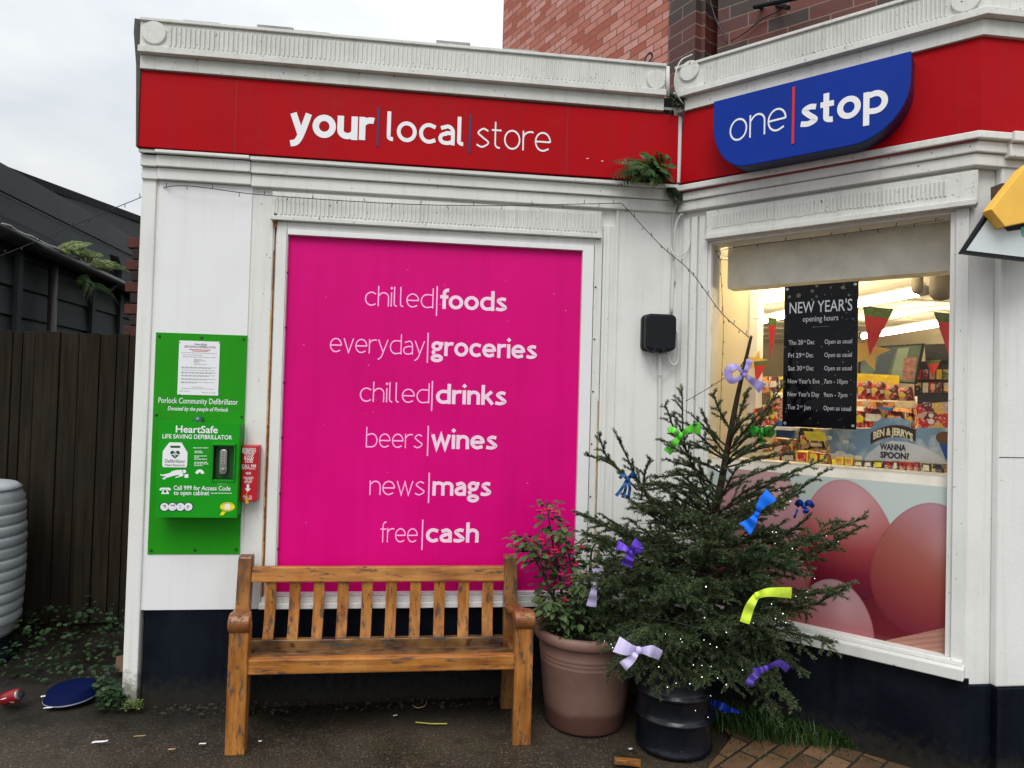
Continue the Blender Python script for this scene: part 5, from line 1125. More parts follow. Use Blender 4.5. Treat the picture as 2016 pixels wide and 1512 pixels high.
# bunting
m_pr=simple('pennant_red',C(206,40,36,1.0),.5,.1,12); m_pg=simple('pennant_green',C(90,110,40),.5,.4,60); m_star=simple('gold_star',C(232,190,96),.5,.08,9)
PENG='red christmas pennants hanging in the shop'
def pennant(label,px,d):
    a,b_,c=[FB.px(u,v,d) for u,v in px]; t=thing('pennant',label,'pennant',FB.P(*a,d),PENG)
    l=lambda p,q_,k_:(p[0]+(q_[0]-p[0])*k_,p[1]+(q_[1]-p[1])*k_)
    q=MB(); q.prism(FB,[l(a,c,.20),c,l(b_,c,.20)],d-.004,d); q.build('flag',m_pr,t)
    q=MB(); q.prism(FB,[a,l(a,c,.20),l(b_,c,.20),b_],d-.004,d+.0005); q.build('top_band',m_pg,t)
pennant('large red pennant right of the black poster',((1699,602),(1759,609),(1712,700)),-.5)
pennant('red pennant cut by the right window frame',((1838,614),(1900,620),(1871,708)),-.45)
pennant('narrow red pennant left of the black poster',((1511,624),(1530,626),(1518,706)),-.6)
pennant('red pennant low behind the lilac bow',((1484,712),(1513,709),(1488,756)),-.75)
pennant('small far red pennant by the price boards',((1824,710),(1853,708),(1835,744)),-1.6)
def star(label,u,v,r,d,rot):
    s,z=B(u,v,d); q=MB(); q.prism(FB,[(s+(r if i%2==0 else r*.42)*cos(radians(rot+36*i)),z+(r if i%2==0 else r*.42)*sin(radians(rot+36*i))) for i in range(10)],d-.005,d); tag(q.build('paper_star',m_star),label,'star','gold stars hanging in the shop')
star('gold paper star behind the large red pennant',1707,692,.115,-.56,75); star('gold paper star beside the inner post',1490,712,.075,-.8,80)
for lab,pts in (('slack bunting cord across the window top',[(1490,602,-.5),(1600,590,-.5),(1700,602,-.5),(1760,608,-.5),(1876,600,-.5)]),('lower bunting cord behind the poster',[(1484,628,-.6),(1540,622,-.6),(1690,640,-.6),(1840,612,-.45),(1890,620,-.45)])):
    q=MB(); q.tube(dense([onB(*p) for p in pts],6),.0016,5); tag(q.build('bunting_cord',m_wire),lab,'cord')
# goods close to the window
def m_pack_(name,col):
    m,N,L,b=newmat(name); t=N.new('ShaderNodeTexCoord').outputs['Object']
    vo=N.new('ShaderNodeTexVoronoi'); vo.inputs['Scale'].default_value=26; L.new(t,vo.inputs['Vector']); sp=N.new('ShaderNodeSeparateColor'); L.new(vo.outputs['Color'],sp.inputs[0])
    c=mix(N,L,ramp(N,L,sp.outputs[0],.70,.72),col,tuple(min(.8,q*.3+.45) for q in col)); c=mix(N,L,ramp(N,L,sp.outputs[1],.78,.8),c,tuple(q*.22 for q in col)); c=mix(N,L,ramp(N,L,sp.outputs[2],.84,.86),c,(.75,.5,.08))
    c=mix(N,L,math_(N,L,'MULTIPLY',ramp(N,L,noise(N,L,t,60,3),.56,.6),.35),c,(.75,.7,.62))
    L.new(c,b.inputs['Base Color']); b.inputs['Roughness'].default_value=.35; return m
m_prod={k_:(simple if k_ in('white','cream','lime','blue','yellow') else (lambda n_,c_,*a: m_pack_(n_,c_)))('pack_'+k_,C(*c,1.0),.4,.28,22) for k_,c in dict(red=(205,36,26),orange=(238,150,60),yellow=(244,208,50),dark=(36,30,34),cream=(240,220,180),maroon=(130,20,36),blue=(30,84,170),green=(70,110,50),white=(230,225,215),pink=(220,90,90),brown=(120,72,40),lime=(230,220,60)).items()}
m_prod['ink']=simple('board_black',(.012,.012,.014),.5)
def pack(label,px,d,dep,colr,band=None,cat='packet',group=None,name='snack_packet',bulge=True,lab=None):
    pts=[FB.px(u,v,d) for u,v in px]; c=FB.P(*pts[0],d); t=thing(name,label,cat,c,group)
    (a,b_,c_,e)=pts    # tl tr br bl
    q=MB()
    if bulge:
        n=6; 
        for j in range(n+1):
            for i in range(n+1):
                fu_,fv=i/n,j/n; top=(a[0]+(b_[0]-a[0])*fu_,a[1]+(b_[1]-a[1])*fu_); bt=(e[0]+(c_[0]-e[0])*fu_,e[1]+(c_[1]-e[1])*fu_)
                k_=sin(pi*fu_)*sin(pi*fv); q.v.append(tuple(FB.P(top[0]+(bt[0]-top[0])*fv,top[1]+(bt[1]-top[1])*fv,d+dep*k_*(.8+.2*sin(9*fu_+5*fv)))))
        q.f+=[(j*7+i,(j+1)*7+i,(j+1)*7+i+1,j*7+i+1) for j in range(n) for i in range(n)]
        q.prism(FB,[e,c_,b_,a],d-dep,d-.001)
    else: q.prism(FB,[e,c_,b_,a],d-dep,d)
    q.build('pack',m_prod[colr],t,bulge)
    if band:
        q=MB(); l=lambda p,r_,k_:(p[0]+(r_[0]-p[0])*k_,p[1]+(r_[1]-p[1])*k_); k0,k1=.28,.66
        A1,A2=l(a,e,k0),l(b_,c_,k0); B1,B2=l(a,e,k1),l(b_,c_,k1); A1,A2=l(A1,A2,.14),l(A1,A2,.86); B1,B2=l(B1,B2,.14),l(B1,B2,.86)
        dd_=d+(dep*1.02 if bulge else .0006); q.prism(FB,[B1,B2,A2,A1],dd_-.003,dd_+.0006); q.build('label_panel',m_prod[band],t)
    return t
# long counter shelf just behind the ledge and two display shelves behind it
def shelf(label,u0,u1,v,d,dep,mat=m_clean,name='display_shelf',th=.02):
    s0,z=B(u0,v,d); s1,_=B(u1,v,d); q=MB(); q.fbox(FB,s0,s1,z-th,z,d-dep,d); return tag(q.build(name,mat,None,bevel=.002),label,'shelf')
ice=thing('ice_cream_sign','pale blue ice cream sign lettered BEN & JERRYS behind the glass','sign',onB(1745,910,-.20))
DI=-.20
ib=lambda u,v:FB.px(u,v,DI)
arch=[ib(u,v) for u,v in ((1640,904),(1866,914),(1867,842),(1795,843),(1790,828),(1770,822),(1735,823),(1722,833),(1715,843),(1624,846))]
def m_sky_():
    m,N,L,b=newmat('printed_sky'); t=N.new('ShaderNodeTexCoord').outputs['Object']; n=ramp(N,L,noise(N,L,t,9,4,.55),.48,.62)
    L.new(mix(N,L,n,C(120,152,178),C(190,204,212)),b.inputs['Base Color']); b.inputs['Roughness'].default_value=.4; return m
q=MB(); q.prism(FB,arch,DI-.006,DI); q.build('board',m_sky_(),ice)
m_hill=simple('print_pale',C(206,210,214),.5); m_band=simple('print_band_black',(.02,.018,.016),.5); m_bord=simple('print_band_brown',C(110,72,44),.5)
q=MB(); hp=[ib(1700,907),ib(1866,914),ib(1852,899),ib(1822,882),ib(1785,870),ib(1755,868),ib(1728,878),ib(1710,892)]; q.flat(FB,hp,DI+.0006); q.build('print_hill',m_hill,ice)
for us in ((1640,898,.02),(1655,895,.028),(1672,900,.024),(1690,902,.02),(1665,870,.014),(1632,862,.016)):
    s,z=ib(us[0],us[1]); q=MB(); q.flat(FB,disc(FB,s,z,us[2],0,18,us[2]*.7),DI+.0008+us[2]*.005); q.build('print_cloud',m_prod['white'],ice)
sL,zL=ib(1714,866); sR,zR=ib(1803,860); sm=(sL+sR)/2
def arcband(r_in,r_out,dz_,d,mat,name,k_=1.0):
    top=[];bot=[]
    for i in range(13):
        f=i/12; s=sL+(sR-sL)*f; h=.030*(1-(2*f-1)**2); z=zL+(zR-zL)*f+dz_; top.append((s,z+h+r_out)); bot.append((s,z+h+r_in))
    q=MB()
    for i in range(12): q.flat(FB,[bot[i],bot[i+1],top[i+1],top[i]],d)
    q.build(name,mat,ice)
arcband(-.030,.030,.006,DI+.0014,m_bord,'emblem_border'); arcband(-.025,.025,.006,DI+.0018,m_band,'emblem_band')
text('lettering',FB,"BEN & JERRY'S",sL+.012,sR-.012,(zL+zR)/2-.010,.036,DI+.0024,m_prod['cream'],ice,.045,arc=.027)
for t_,v,a0,a1 in (('WANNA',884.5,1732,1784),('SPOON?',900.5,1733,1790)):
    s0,z0_=ib(a0,v); s1,_=ib(a1,v); text('lettering',FB,t_,s0,s1,z0_,.030,DI+.0016,simple('slab_ink',(.02,.02,.03),.5) if t_=='WANNA' else bpy.data.materials['slab_ink'],ice,.05)
q=MB(); q.flat(FB,[ib(1862,905),ib(1866,905),ib(1867,868),ib(1846,866)],DI+.0012); q.build('print_cup',m_prod['blue'],ice)
q=MB(); s,z=ib(1860,862); q.flat(FB,disc(FB,s,z,.036,0,20,.03),DI+.0016); q.build('print_scoop',m_bord,ice)
# row of packs on the ledge
G1='small packs in a row on the inside window ledge'
rowp=[(1568,1592,888,'yellow','red'),(1592,1612,890,'red','yellow'),(1612,1632,893,'red','lime'),(1644,1662,900,'yellow','orange'),(1663,1680,901,'yellow','orange'),(1682,1700,906,'dark','cream'),(1701,1718,907,'dark','white'),(1719,1740,907,'dark','lime'),(1742,1756,908,'maroon','red'),(1757,1770,908,'maroon','white'),(1771,1784,909,'red','maroon'),(1785,1798,910,'red','pink'),(1799,1812,910,'maroon','pink'),(1814,1834,912,'dark','cream'),(1836,1860,913,'dark','dark')]
nmz={'yellow':'yellow','red':'red','dark':'dark','maroon':'dark red'}
places=['leftmost of three, left of the sign','middle of three, left of the sign','touching the sign end','under the sign end','second yellow under the sign','under the sign clouds','dark pack with white label left of WANNA SPOON','dark pack with lime label left of WANNA SPOON','first dark red pack below WANNA SPOON','dark red pack with white label below WANNA SPOON','bright red pack with dark label below the slogan','bright red pack with pink label below the slogan','last dark red pack right of the slogan','dark pack with cream label under the ice cream cup','plain dark pack against the right window frame']
for (u0,u1,v,c,bn),pl in zip(rowp,places):
    s0,_=B(u0,v,-.135); s1,_=B(u1,v,-.135); zt_=zB(u0,v,-.135); zb_=ZLED-.0; q=None
    t=thing('sweet_box',f'small {nmz[c]} sweet box on window ledge, {pl}' if not pl.split()[0] in('dark','bright','first','last','plain') else pl,'box',FB.P(s0,zb_,-.135),G1)
    q=MB(); q.fbox(FB,s0,s1-.003,zb_-.03,zt_,-.19,-.135); q.build('carton',m_prod[c],t,bevel=.002)
    q=MB(); q.fbox(FB,s0+.006,s1-.010,zb_+.004,zt_-.006,-.136,-.1345); q.build('label_panel',m_prod[bn],t)
# left display
shelf('white display shelf left of the black poster carrying red packs',1482,1560,838,-.75,.3)
G2='packs on the display behind the black poster'
pack('tall red crisp pack on the left display shelf',((1482,805),(1500,802),(1500,838),(1482,838)),-.78,.02,'red','orange',group=G2)
pack('orange and red pack in the middle of the left display shelf',((1501,800),(1516,797),(1516,838),(1501,838)),-.79,.02,'red','cream',group=G2)
pack('red can shaped pack at the end of the left display shelf',((1517,796),(1528,796),(1528,838),(1517,838)),-.80,.02,'red','yellow',group=G2)
pack('blue display card below the black poster',((1528,828),(1564,828),(1564,868),(1528,868)),-.82,.02,'blue',None,'card',None,'display_card',False)
pack('orange biscuit carton stacked low left of the window ledge',((1484,868),(1520,862),(1520,888),(1484,892)),-.45,.12,'orange','cream','carton',G2,'biscuit_carton',False)
pack('pale orange biscuit carton in the middle of the low stack',((1521,862),(1560,866),(1560,888),(1521,888)),-.46,.12,'orange','red','carton',G2,'biscuit_carton',False)
pack('cream and orange carton at the bottom of the low stack',((1480,893),(1534,889),(1534,915),(1480,915)),-.44,.12,'cream','orange','carton',G2,'biscuit_carton',False)
pack('white fronted red carton beside the yellow sweet boxes',((1535,889),(1566,889),(1566,915),(1535,915)),-.44,.12,'red','white','carton',G2,'biscuit_carton',False)
pack('dark hamper box under the yellow price card',((1572,842),(1626,845),(1626,886),(1572,886)),-.55,.15,'dark',None,'box',None,'hamper_box',False)
pack('red net bag leaning in the dark hamper box',((1575,858),(1590,855),(1594,882),(1576,884)),-.52,.02,'red','maroon',group=G2)
pack('brown pudding bag in the dark hamper box',((1592,866),(1622,868),(1626,885),(1594,884)),-.52,.02,'brown','cream',group=G2)
pack('slanting yellow price card above the dark hamper box',((1582,849),(1622,851),(1627,869),(1588,866)),-.48,.004,'lime',None,'card',None,'price_card',False)
# right display
pack('yellow header card over the red crisp packs',((1688,735),(1770,739),(1770,764),(1688,764)),-.95,.01,'yellow',None,'card',None,'header_card',False)
cs=[(1686,748,1722,786),(1712,750,1748,787),(1738,756,1772,788),(1766,760,1800,789)]
wh=['leftmost on the top shelf under the yellow card','second from left on the top shelf','third from left on the top shelf','at the right end of the top shelf']
for (a,b_,c,e),l_ in zip(cs,wh): pack('glossy red crisp packet '+l_,((a,b_+6),(c-4,b_),(c,e),(a+2,e)),-.86,.03,'red','maroon',group='red crisp packets on two shelves')
t=shelf('display shelf with cream edge under the top row of red packets',1684,1806,788,-.82,.3,m_prod['cream'],th=.035)
s0,z=B(1687,791,-.818); s1,_=B(1762,791,-.818); q=MB(); q.fbox(FB,s0,s1,z-.028,z+.003,-.82,-.817); tag(q.build('shelf_ticket',m_prod['orange']),'orange price ticket strip along the cream shelf edge','ticket')
cs=[(1684,808,1704,842),(1700,803,1742,842),(1744,808,1780,842),(1784,812,1800,842)]; wh=['with the yellow corner, leftmost on the lower shelf','with the white label in the middle of the lower shelf','right of the white labelled one on the lower shelf','small and last on the lower shelf']
for i,((a,b_,c,e),l_) in enumerate(zip(cs,wh)): pack('red crisp packet '+l_,((a,b_),(c,b_+3),(c,e),(a,e)),-.86,.03,'red' if i!=3 else 'maroon','yellow' if i==0 else 'white' if i==1 else 'pink',group='red crisp packets on two shelves')
shelf('lower display shelf behind the ice cream sign',1684,1806,844,-.82,.3,m_prod['cream'])
pack('dark price board lettered MEALS above the red gift bag',((1806,778),(1880,774),(1880,800),(1806,802)),-.8,.006,'ink',None,'board',None,'price_board',False)
s0,z=B(1817,799,-.799); s1,_=B(1831,799,-.799); text('lettering',FB,'MEALS',s0,s1,z,.022,-.798,m_letter,bpy.data.objects['price_board'])
gb=pack('red christmas gift bag printed with a white snowman',((1802,796),(1880,790),(1880,846),(1812,846)),-.78,.05,'red',None,'bag',None,'gift_bag',False)
q=MB()
for u,v,r in ((1833,818,.012),(1833,830,.016)): q.flat(FB,disc(FB,*B(u,v,-.779),r,0,14),-.7790)
for i in range(16): q.flat(FB,disc(FB,*B(1812+i*4.2+random.uniform(-2,2),800+random.uniform(-3,4)+ (i%2)*24,-.779),.004,0,6),-.7792)
q.build('print',m_letter,gb)
# mirror / screen and the price boards on the back wall
DM=-1.5
mi=thing('convex_screen','dark framed tilted screen showing green shop aisles','screen',onB(1760,760,DM))
sc4=((1692,684),(1820,676),(1804,756),(1688,750))
quad(sc4,DM,.03,'frame',m_black,mi)
def inset(p,k_): 
    cx=sum(a for a,_ in p)/4; cy=sum(b for _,b in p)/4; return [(cx+(a-cx)*k_,cy+(b-cy)*k_) for a,b in p]
m_scr=simple('screen_picture',C(96,116,104),.2,.5,5)
quad(inset(sc4,.92),DM+.002,.002,'picture',m_scr,mi)
quad(((1735,688),(1765,686),(1745,745),(1715,745)),DM+.004,.002,'picture_fridge',simple('aisle_blue',C(56,74,92),.4),mi); quad(((1768,686),(1790,684),(1775,748),(1752,748)),DM+.0045,.002,'picture_aisle',simple('aisle_green',C(130,150,136),.4),mi); quad(((1780,705),(1806,703),(1798,748),(1775,748)),DM+.005,.002,'picture_goods',simple('aisle_goods',C(150,104,100),.4,.5,40),mi)
pack('black category board at the right above the far tube',((1820,678),(1880,676),(1880,708),(1822,712)),-1.7,.02,'ink',None,'board',None,'category_board',False)
# tall back shelving with goods, seen through the gaps
bk_=thing('back_shelving','tall cream shelving against the far wall of the shop','shelving',(3.6,6.2,0))
q=MB()
for z in (.4,.8,1.2,1.6,2.0): q.box(1.2,5.9,5.95,6.34,z,z+.03)
q.build('shelf',m_prod['cream'],bk_)
q=MB(); q.box(1.2,5.9,6.33,6.345,0,2.2); q.build('back_panel',m_int,bk_)
first=None; ks=list(m_prod); BP={}
for z in (.83,1.23,1.63):
    x=2.6
    while x<5.8:
        wd=random.uniform(.09,.2); h=random.uniform(.16,.3); k_=random.choice(ks)
        if k_ not in BP:
            q=MB(); q.box(-.5,.5,-.12,.12,0,1); o=q.build('grocery_pack',m_prod[k_]); BP[k_]=o
        else: o=BP[k_].copy(); COL.objects.link(o)
        o.location=(x+wd/2,6.12,z+.001); o.scale=(wd*.92,1,h); tag(o,f'{k_} grocery pack on the far back shelves','packet','grocery packs on the far back shelves'); x+=wd
ai=thing('aisle_shelving','white double aisle shelving in the middle of the shop','shelving',onB(1700,860,-2.4))
q=MB(); s0,s1=B(1490,800,-2.4)[0],B(1900,800,-2.4)[0]
for z in (.3,.7,1.1,1.45): q.fbox(FB,s0,s1,z,z+.025,-2.8,-2.4)
q.fbox(FB,s0,s1,0,1.75,-2.82,-2.8); q.build('shelf',m_clean,ai)
for z in (1.126,1.476):
    s=s0
    while s<s1-.1:
        wd=random.uniform(.08,.16); k_=random.choice(ks); o=BP[k_].copy() if k_ in BP else None
        if o:
            COL.objects.link(o); o.location=FB.P(s+wd/2,z,-2.55); o.rotation_euler=(0,0,-TH); o.scale=(wd*.92,1,random.uniform(.12,.24)); tag(o,f'{k_} grocery pack on the middle aisle shelving','packet','grocery packs on the middle aisle')
        s+=wd
for (lab,px,d,c_) in (('dark chiller front with lit goods right of the screen',((1800,712),(1890,708),(1890,778),(1800,780)),-1.75,'ink'),):
    ch=pack(lab,px,d,.05,c_,None,'chiller',None,'wall_chiller',False)
    for r_ in range(2):
        for k_ in range(6):
            u0=1804+13.5*k_; v0=728+26*r_; pts=[FB.px(u,v,d+.002) for u,v in ((u0,v0),(u0+11,v0-.5),(u0+11,v0+19),(u0,v0+19))]
            q=MB(); q.prism(FB,pts[::-1],d+.001,d+.03); q.build('chilled_pack',m_prod[ks[(k_*5+r_*3)%len(ks)]],ch)
for i,(u0,u1,c_) in enumerate(((1486,1500,'red'),(1502,1514,'orange'),(1516,1532,'maroon'),(1534,1546,'yellow'))):
    pack(('red','orange','dark red','yellow')[i]+' hanging sweet bag on the wall rack left of the poster',((u0,742),(u1,741),(u1,772),(u0,773)),-1.1,.02,c_,'white',group='hanging sweet bags on the wall rack')
#--PART5--
# ================================================================== PROJECTING SIGN AT THE RIGHT EDGE
DPJ=.20
pj=thing('projecting_sign','white panel with black edging and a thick yellow arrow block at the right edge','sign',FC.P(*Cc(1990,500,DPJ),DPJ))
cp=lambda pts,d=DPJ:[FC.px(u,v,d) for u,v in pts]
q=MB(); q.prism(FC,cp([(1893,498),(2050,517),(2150,440),(2100,330),(1990,360),(1947,415)]),DPJ-.02,DPJ); q.build('edging',m_black,pj)
q=MB(); q.prism(FC,cp([(1902,493),(2045,510),(2140,440),(2090,440),(1983,456),(1950,424)]),DPJ-.01,DPJ+.002); q.build('panel',simple('panel_white',(.62,.68,.70),.3),pj)
q=MB(); q.prism(FC,cp([(1951,412),(1979,446),(2130,415),(2130,250),(2016,330)],DPJ+.05),DPJ+.003,DPJ+.05); q.build('arrow_block',simple('amber_block',C(236,184,70,1.1),.4,.08,6),pj,bevel=.003)
q=MB(); q.prism(FC,cp([(2008,448),(2060,440),(2060,475),(2012,466)]),DPJ,DPJ+.004); q.build('print',simple('teal_print',C(90,180,165),.4),pj)
q=MB(); c=FC.P(*Cc(1970,378,.10),.10); q.tube([FC.P(*Cc(1985,362,.0),.0),c,FC.P(*Cc(1962,395,.2),.2)],.014,8); q.obox(c,(FC.ux,FC.n,V((0,0,1))),(.02,.03,.028)); q.build('bracket',simple('rusty_bracket',C(92,72,58),.8,.4,30,bmp=.3),pj)

# ================================================================== BRICK HOUSE BEHIND
bh=thing('brick_house','red brick house behind the shop with a pale painted side wall','house',FB.P(.3,2.9,-.2))
s_,z_=B(1372,60,-.10); P0=FB.P(s_,0,-.10)
dirp=V((-sin(radians(24.7)),cos(radians(24.7)),0))
def hit(u,v):
    r=ray(u,v); n=V((dirp.y,-dirp.x,0)); t=(P0-CAM).dot(n)/r.dot(n); p=CAM+r*t; return (p-P0).dot(dirp)
l1=hit(1319,60); l2=hit(990,60)
def wallpiece(a,b_,z0,z1,mat,name,off=0):
    n=V((-dirp.y,dirp.x,0)); 
    if n.dot(CAM-P0)<0: n=-n
    q=MB(); pts=[P0+dirp*a+n*off,P0+dirp*b_+n*off]; back=[p-n*.25 for p in pts]
    vs=[V((p.x,p.y,z)) for z in (z0,z1) for p in (pts[0],pts[1],back[1],back[0])]
    uvs=[(a,z0),(b_,z0),(b_,z0),(a,z0),(a,z1),(b_,z1),(b_,z1),(a,z1)]
    q.hexa(vs,uvs); return q.build(name,mat,bh)
wallpiece(l1,l2,2.9,7.0,m_pinkbrick,'wall'); wallpiece(0,l1,2.9,7.0,m_darkbrick,'wall',.012)
q=MB(); q.fbox(FB,s_+.10,SBE-.04,2.9,7.0,-.5,-.16); q.build('wall',m_darkbrick,bh)
q=MB(); q.fbox(FC,-.08,3.2,2.9,7.0,-.5,-.12); q.build('wall',m_darkbrick,bh)
q=MB(); q.fbox(FB,s_-.03,s_+.035,2.9,7.0,-.4,-.135); q.build('wall',m_darkbrick,bh)
q=MB(); q.fbox(FB,s_-.2,SBE,7.0,7.15,-3,-.05); q.build('roof',m_felt,bh)
ib_=thing('iron_bracket','black iron bar bracket fixed to the dark brick wall at the top','bracket',FB.P(*B(1550,20,-.1),-.1))
q=MB(); a,b_=FB.P(*B(1492,22,-.10),-.05),FB.P(*B(1625,-6,-.10),-.05); q.tube([a,b_],.013,8); q.tube([FB.P(*B(1530,10,-.16),-.16),FB.P(*B(1560,28,-.1),-.03)],.012,8); q.tube([FB.P(*B(1500,14,-.16),-.16),a],.012,8); q.build('bar',m_black,ib_)
cab('cable','thin black cable hanging down the dark brick wall',[(1396,-5,-.14),(1410,40,-.14),(1428,72,-.13),(1432,84,-.1)],.004,m_wire,FB)
cab('cable','black cable slanting from the cornice up across the dark brick',[(1440,80,-.12),(1470,62,-.14),(1500,38,-.14),(1540,18,-.14)],.004,m_wire,FB)
q=MB(); pts=[FA.P(*A(u,v,-.05),-.05) for u,v in ((1268,128),(1272,112),(1280,104),(1284,112),(1276,124))]; q.tube(dense(pts,6),.006,6); tag(q.build('cable',m_wire,None,True),'small loop of black cable standing on the roof edge by the brick wall','cable')

# ================================================================== SHED, FENCE, PIER
rr_=ray(0,455); t=(1.35-CAM.y)/rr_.y; Pg=CAM+rr_*t; XS=Pg.x; ZE=Pg.z
def onX(u,v,x):
    r=ray(u,v); t=(x-CAM.x)/r.x; return CAM+r*t
sh=thing('shed','dark timber shed with a black felt roof and peeling grey boards','shed',(XS-.6,4,0))
RX=XS-.75; ra,rb=onX(0,333,RX),onX(270,430,RX); slope=(rb.z-ra.z)/(rb.y-ra.y)
ridge=lambda y: ra.z+slope*(y-ra.y)
ge_=onX(240,562,XS); es=(ge_.z-ZE)/(ge_.y-1.35); eave=lambda y: ZE+es*(y-1.35)
q=MB(); ya,yb=1.15,9.0
n=14
for i in range(n+1):
    y=ya+(yb-ya)*i/n
    for k_ in range(5): f=k_/4; q.v.append((XS+.06-(XS+.06-RX)*f,y,eave(y)+.03+(ridge(y)-eave(y)-.03)*f+.012*sin(i*1.9+k_)))
q.f=[(i*5+k_,i*5+k_+1,(i+1)*5+k_+1,(i+1)*5+k_) for i in range(n) for k_ in range(4)]
q.build('roof',m_felt,sh,True)
q=MB(); q.hexa([(RX-.02,ya,ridge(ya)-.05),(RX+.05,ya,ridge(ya)-.05),(RX+.05,yb,ridge(yb)-.05),(RX-.02,yb,ridge(yb)-.05),(RX-.02,ya,ridge(ya)+.03),(RX+.05,ya,ridge(ya)+.03),(RX+.05,yb,ridge(yb)+.03),(RX-.02,yb,ridge(yb)+.03)]); q.build('ridge_cap',m_felt,sh)
q=MB(); q.hexa([(RX-.06,ya,0),(XS-.10,ya,0),(XS-.10,yb,0),(RX-.06,yb,0),(RX-.06,ya,ridge(ya)-.08),(XS-.10,ya,eave(ya)-.03),(XS-.10,yb,eave(yb)-.03),(RX-.06,yb,ridge(yb)-.08)]); q.build('wall',m_boards,sh)
q=MB(); z=.2
while z<3.0:
    q.hexa([(XS-.10,ya,z),(XS-.072,ya,z),(XS-.072,yb,z+es*8*.3),(XS-.10,yb,z+es*8*.3),(XS-.10,ya,z+.20),(XS-.088,ya,z+.20),(XS-.088,yb,z+.20+es*8*.3),(XS-.10,yb,z+.20+es*8*.3)]); z+=.215
q.build('boarding',m_boards,sh)
for u in (32,180,235):
    p=onX(u,600,XS-.07); q=MB(); q.box(XS-.08,XS-.045,p.y-.03,p.y+.03,0,eave(p.y)-.06); q.build('batten',m_boards,sh,bevel=.003)
p=onX(97,600,XS-.02); q=MB(); q.tube([(XS+.02,p.y,0),(XS-.0,p.y,eave(p.y)-.03)],.032,12); q.build('drainpipe',m_drain,sh,True)
q=MB(); n=14
for i in range(n+1):
    y=ya+(yb-ya)*i/n
    for k_ in range(8): a=pi+pi*k_/7; q.v.append((XS+.045+.065*cos(a),y,eave(y)+.005+.065*sin(a)))
q.f=[(i*8+k_,i*8+k_+1,(i+1)*8+k_+1,(i+1)*8+k_) for i in range(n) for k_ in range(7)]
go=q.build('gutter',m_gutter,sh,True); so_=go.modifiers.new('thickness','SOLIDIFY'); so_.thickness=.006
q=MB(); q.tube([(XS+.10,1.2,eave(1.2)+.012)]+[(XS+.10+.006*sin(i*2.2),1.2+.08*i,eave(1.2+.08*i)+.014+.006*sin(i*1.7)) for i in range(1,16)],.009,6); q.build('moss_edge',simple('wet_flashing',(.25,.26,.26),.25,.4,30),sh,True)
q=MB(); pf=[onX(*x,XS+.1) for x in ((232,506),(240,530),(236,556),(222,572),(205,568))]; pf2=[p+V((-.10,.05,.03)) for p in pf]
for a,b_ in zip(pf,pf2): q.v+=[tuple(a),tuple(b_)]
q.f=[(2*i,2*i+1,2*i+3,2*i+2) for i in range(4)]; fo=q.build('torn_felt',m_felt,sh,True); so_=fo.modifiers.new('thickness','SOLIDIFY'); so_.thickness=.008
# back of the alley, so that it is closed as it is there
q=MB(); q.box(XS-.1,XL+.2,7.6,7.8,0,2.4); tag(q.build('alley_wall',m_brick_('alley_brick',[C(60,42,36),C(74,50,42)],C(50,48,44),.225,.075),None),'dark brick wall closing the far end of the alley','wall')
pr=thing('brick_pier','toothed red brick pier between the fence and the white shop corner','pier',(-1.9,1.25,0))
m_pier=simple('pier_brick',C(78,38,30),.85,.35,16,bmp=.4); m_pierd=simple('pier_brick_dark',C(40,27,24),.85,.3,16,bmp=.4)
xr=(at(270,600,1)-CAM); pY=1.22
px0=CAM.x+ray(246,560).x*((pY-CAM.y)/ray(246,560).y); px1=px0+.24
q=MB(); q2=MB(); ztop=1.62+(CAM+ray(255,462)*((pY-CAM.y)/ray(255,462).y)).z-1.62
z=.0;i=0
while z<ztop-.02:
    (q if i%2==0 else q2).box(px0+(.0 if i%2==0 else .035),px1,pY,pY+.22,z,z+.068); z+=.076;i+=1
q.build('brick_course',m_pier,pr,bevel=.004); q2.build('brick_course',m_pierd,pr,bevel=.004)
q=MB(); q.box(px0+.045,px1-.002,pY+.012,pY+.20,0,ztop-.02); q.build('mortar_core',simple('dark_mortar',(.03,.026,.022),.9),pr)
fe_=thing('timber_fence','dark weathered vertical board fence closing the alley','fence',(-2.6,1.1,0))
edges=[-3.9,-3.74,-3.6,-3.45,-3.31,-3.17,-3.02,-2.88,-2.73]+[ (CAM+ray(u,950)*((1.1-CAM.y)/ray(u,950).y)).x for u in (32,57,107,144,186,219,243,265)]
edges=sorted(e for e in edges)
clean=[edges[0]]
for e in edges[1:]:
    if e-clean[-1]>.05: clean.append(e)
for a,b_ in zip(clean[:-1],clean[1:]):
    j=random.uniform(-.012,.012); q=MB(); q.box(a+.003,b_-.003,1.10+random.uniform(-.006,.006),1.125,.05+random.uniform(0,.03),1.975+j*.6); q.build('plank',m_fence,fe_,bevel=.003)
q=MB(); [MB().box(clean[0],clean[-1],*b_).build('rail',m_fence,fe_) for b_ in ((1.128,1.17,.5,.58),(1.128,1.17,1.6,1.68),(1.13,1.16,-.03,.07))]

